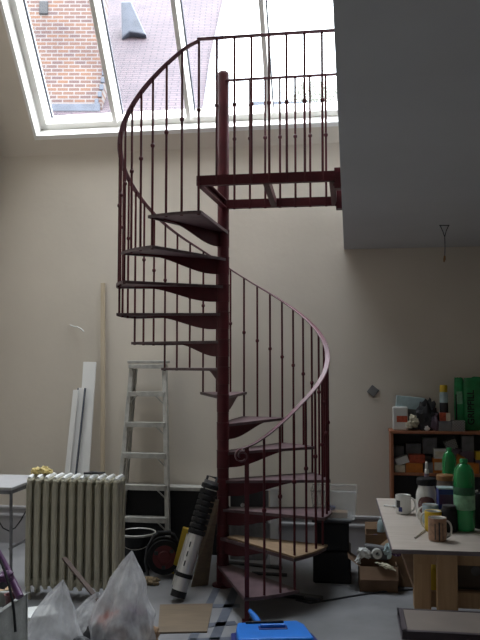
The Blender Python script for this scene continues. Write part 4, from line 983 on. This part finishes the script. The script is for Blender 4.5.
MB().lathe([(0, .188), (.013, .188), (.012, .21), (.007, .215), (.008, .255), (0, .257)], 14).build('nozzle', M['china'], sb)
jar('brown_lidded_jar', 'glass jar with a brown lid behind the navy tea box', 'jar', 448, 512, [(0, 0), (.042, 0), (.046, .01), (.046, .155), (.043, .17), (0, .17)], [('lid', [(0, .168), (.049, .168), (.050, .172), (.050, .192), (.046, .197), (0, .197)], 'amber')], 'taupe')
q = atz(449.5, 525, WZ)
tb2 = thing('tea_box', 'navy blue box with a pale top edge left of the large green bottle', 'box', (q.x, q.y+.045, WZ+.001), YAW+.05)
MB().bb(-.047, .047, -.035, .035, 0, .178).build('carton', M['bluedark'], tb2, bevel=.002)
MB().bb(-.048, .048, -.036, .036, .176, .184).build('lid', M['foil'], tb2, bevel=.002)
MB().bb(-.04, .04, -.0362, -.034, .10, .15).build('print_panel', M['purple'], tb2)
q = atz(451.5, 533, WZ)
db_ = thing('dark_jar', 'low black jar behind the handle of the tan mug', 'jar', (q.x, q.y+.04, WZ+.001), 0)
MB().lathe([(0, 0), (.038, 0), (.041, .008), (.041, .095), (.034, .11), (0, .11)], 24).build('body', M['black'], db_)
MB().lathe([(0, .108), (.032, .108), (.032, .125), (0, .126)], 24).build('lid', M['dark'], db_)
def bottle(label, px, py, k, h, lab=True):
    q = atz(px, py, WZ); r = .043*k; o = thing('green_bottle', label, 'bottle', (q.x, q.y+r, WZ+.001), 0); a = h
    MB().lathe([(0, .006), (r*.55, 0), (r*.9, .004), (r, .02), (r*.97, .06), (r, .09), (r, a*.74), (r*.97, a*.80), (r*.86, a*.86), (r*.60, a*.915), (r*.33, a*.94), (r*.32, a*.95), (0, a*.95)], 28).build('body', M['gglass'], o)
    MB().lathe([(0, a*.945), (r*.38, a*.945), (r*.38, a*.99), (r*.34, a), (0, a)], 20).build('cap', M['green'], o)
    if lab:
        MB().lathe([(r+.0006, a*.30), (r+.001, a*.31), (r+.001, a*.50), (r+.0006, a*.505)], 28).build('pale_label', M['glabel'], o)
        MB().lathe([(r+.0006, a*.51), (r+.0012, a*.515), (r+.0012, a*.61), (r+.0006, a*.615)], 28).build('dark_label', M['glabel_d'], o)
    return o
bottle('large green plastic bottle with a pale label on the work table', 468, 533, 1.18, .350)
bottle('smaller slim green bottle behind the large green bottle', 452, 506, .95, .33, False)
q = atz(486, 530, WZ)
ke = thing('kettle', 'dark kettle with a pale handle cut by the right edge', 'kettle', (q.x, q.y+.06, WZ+.001), 0)
MB().lathe([(0, 0), (.052, 0), (.056, .01), (.050, .12), (.04, .17), (0, .18)], 28).build('body', M['black'], ke)
MB().tube([(-.046, -.01, .03), (-.058, -.012, .07), (-.06, -.012, .14), (-.045, -.01, .175), (-.02, 0, .18)], .0065, 8).build('handle', M['china'], ke)
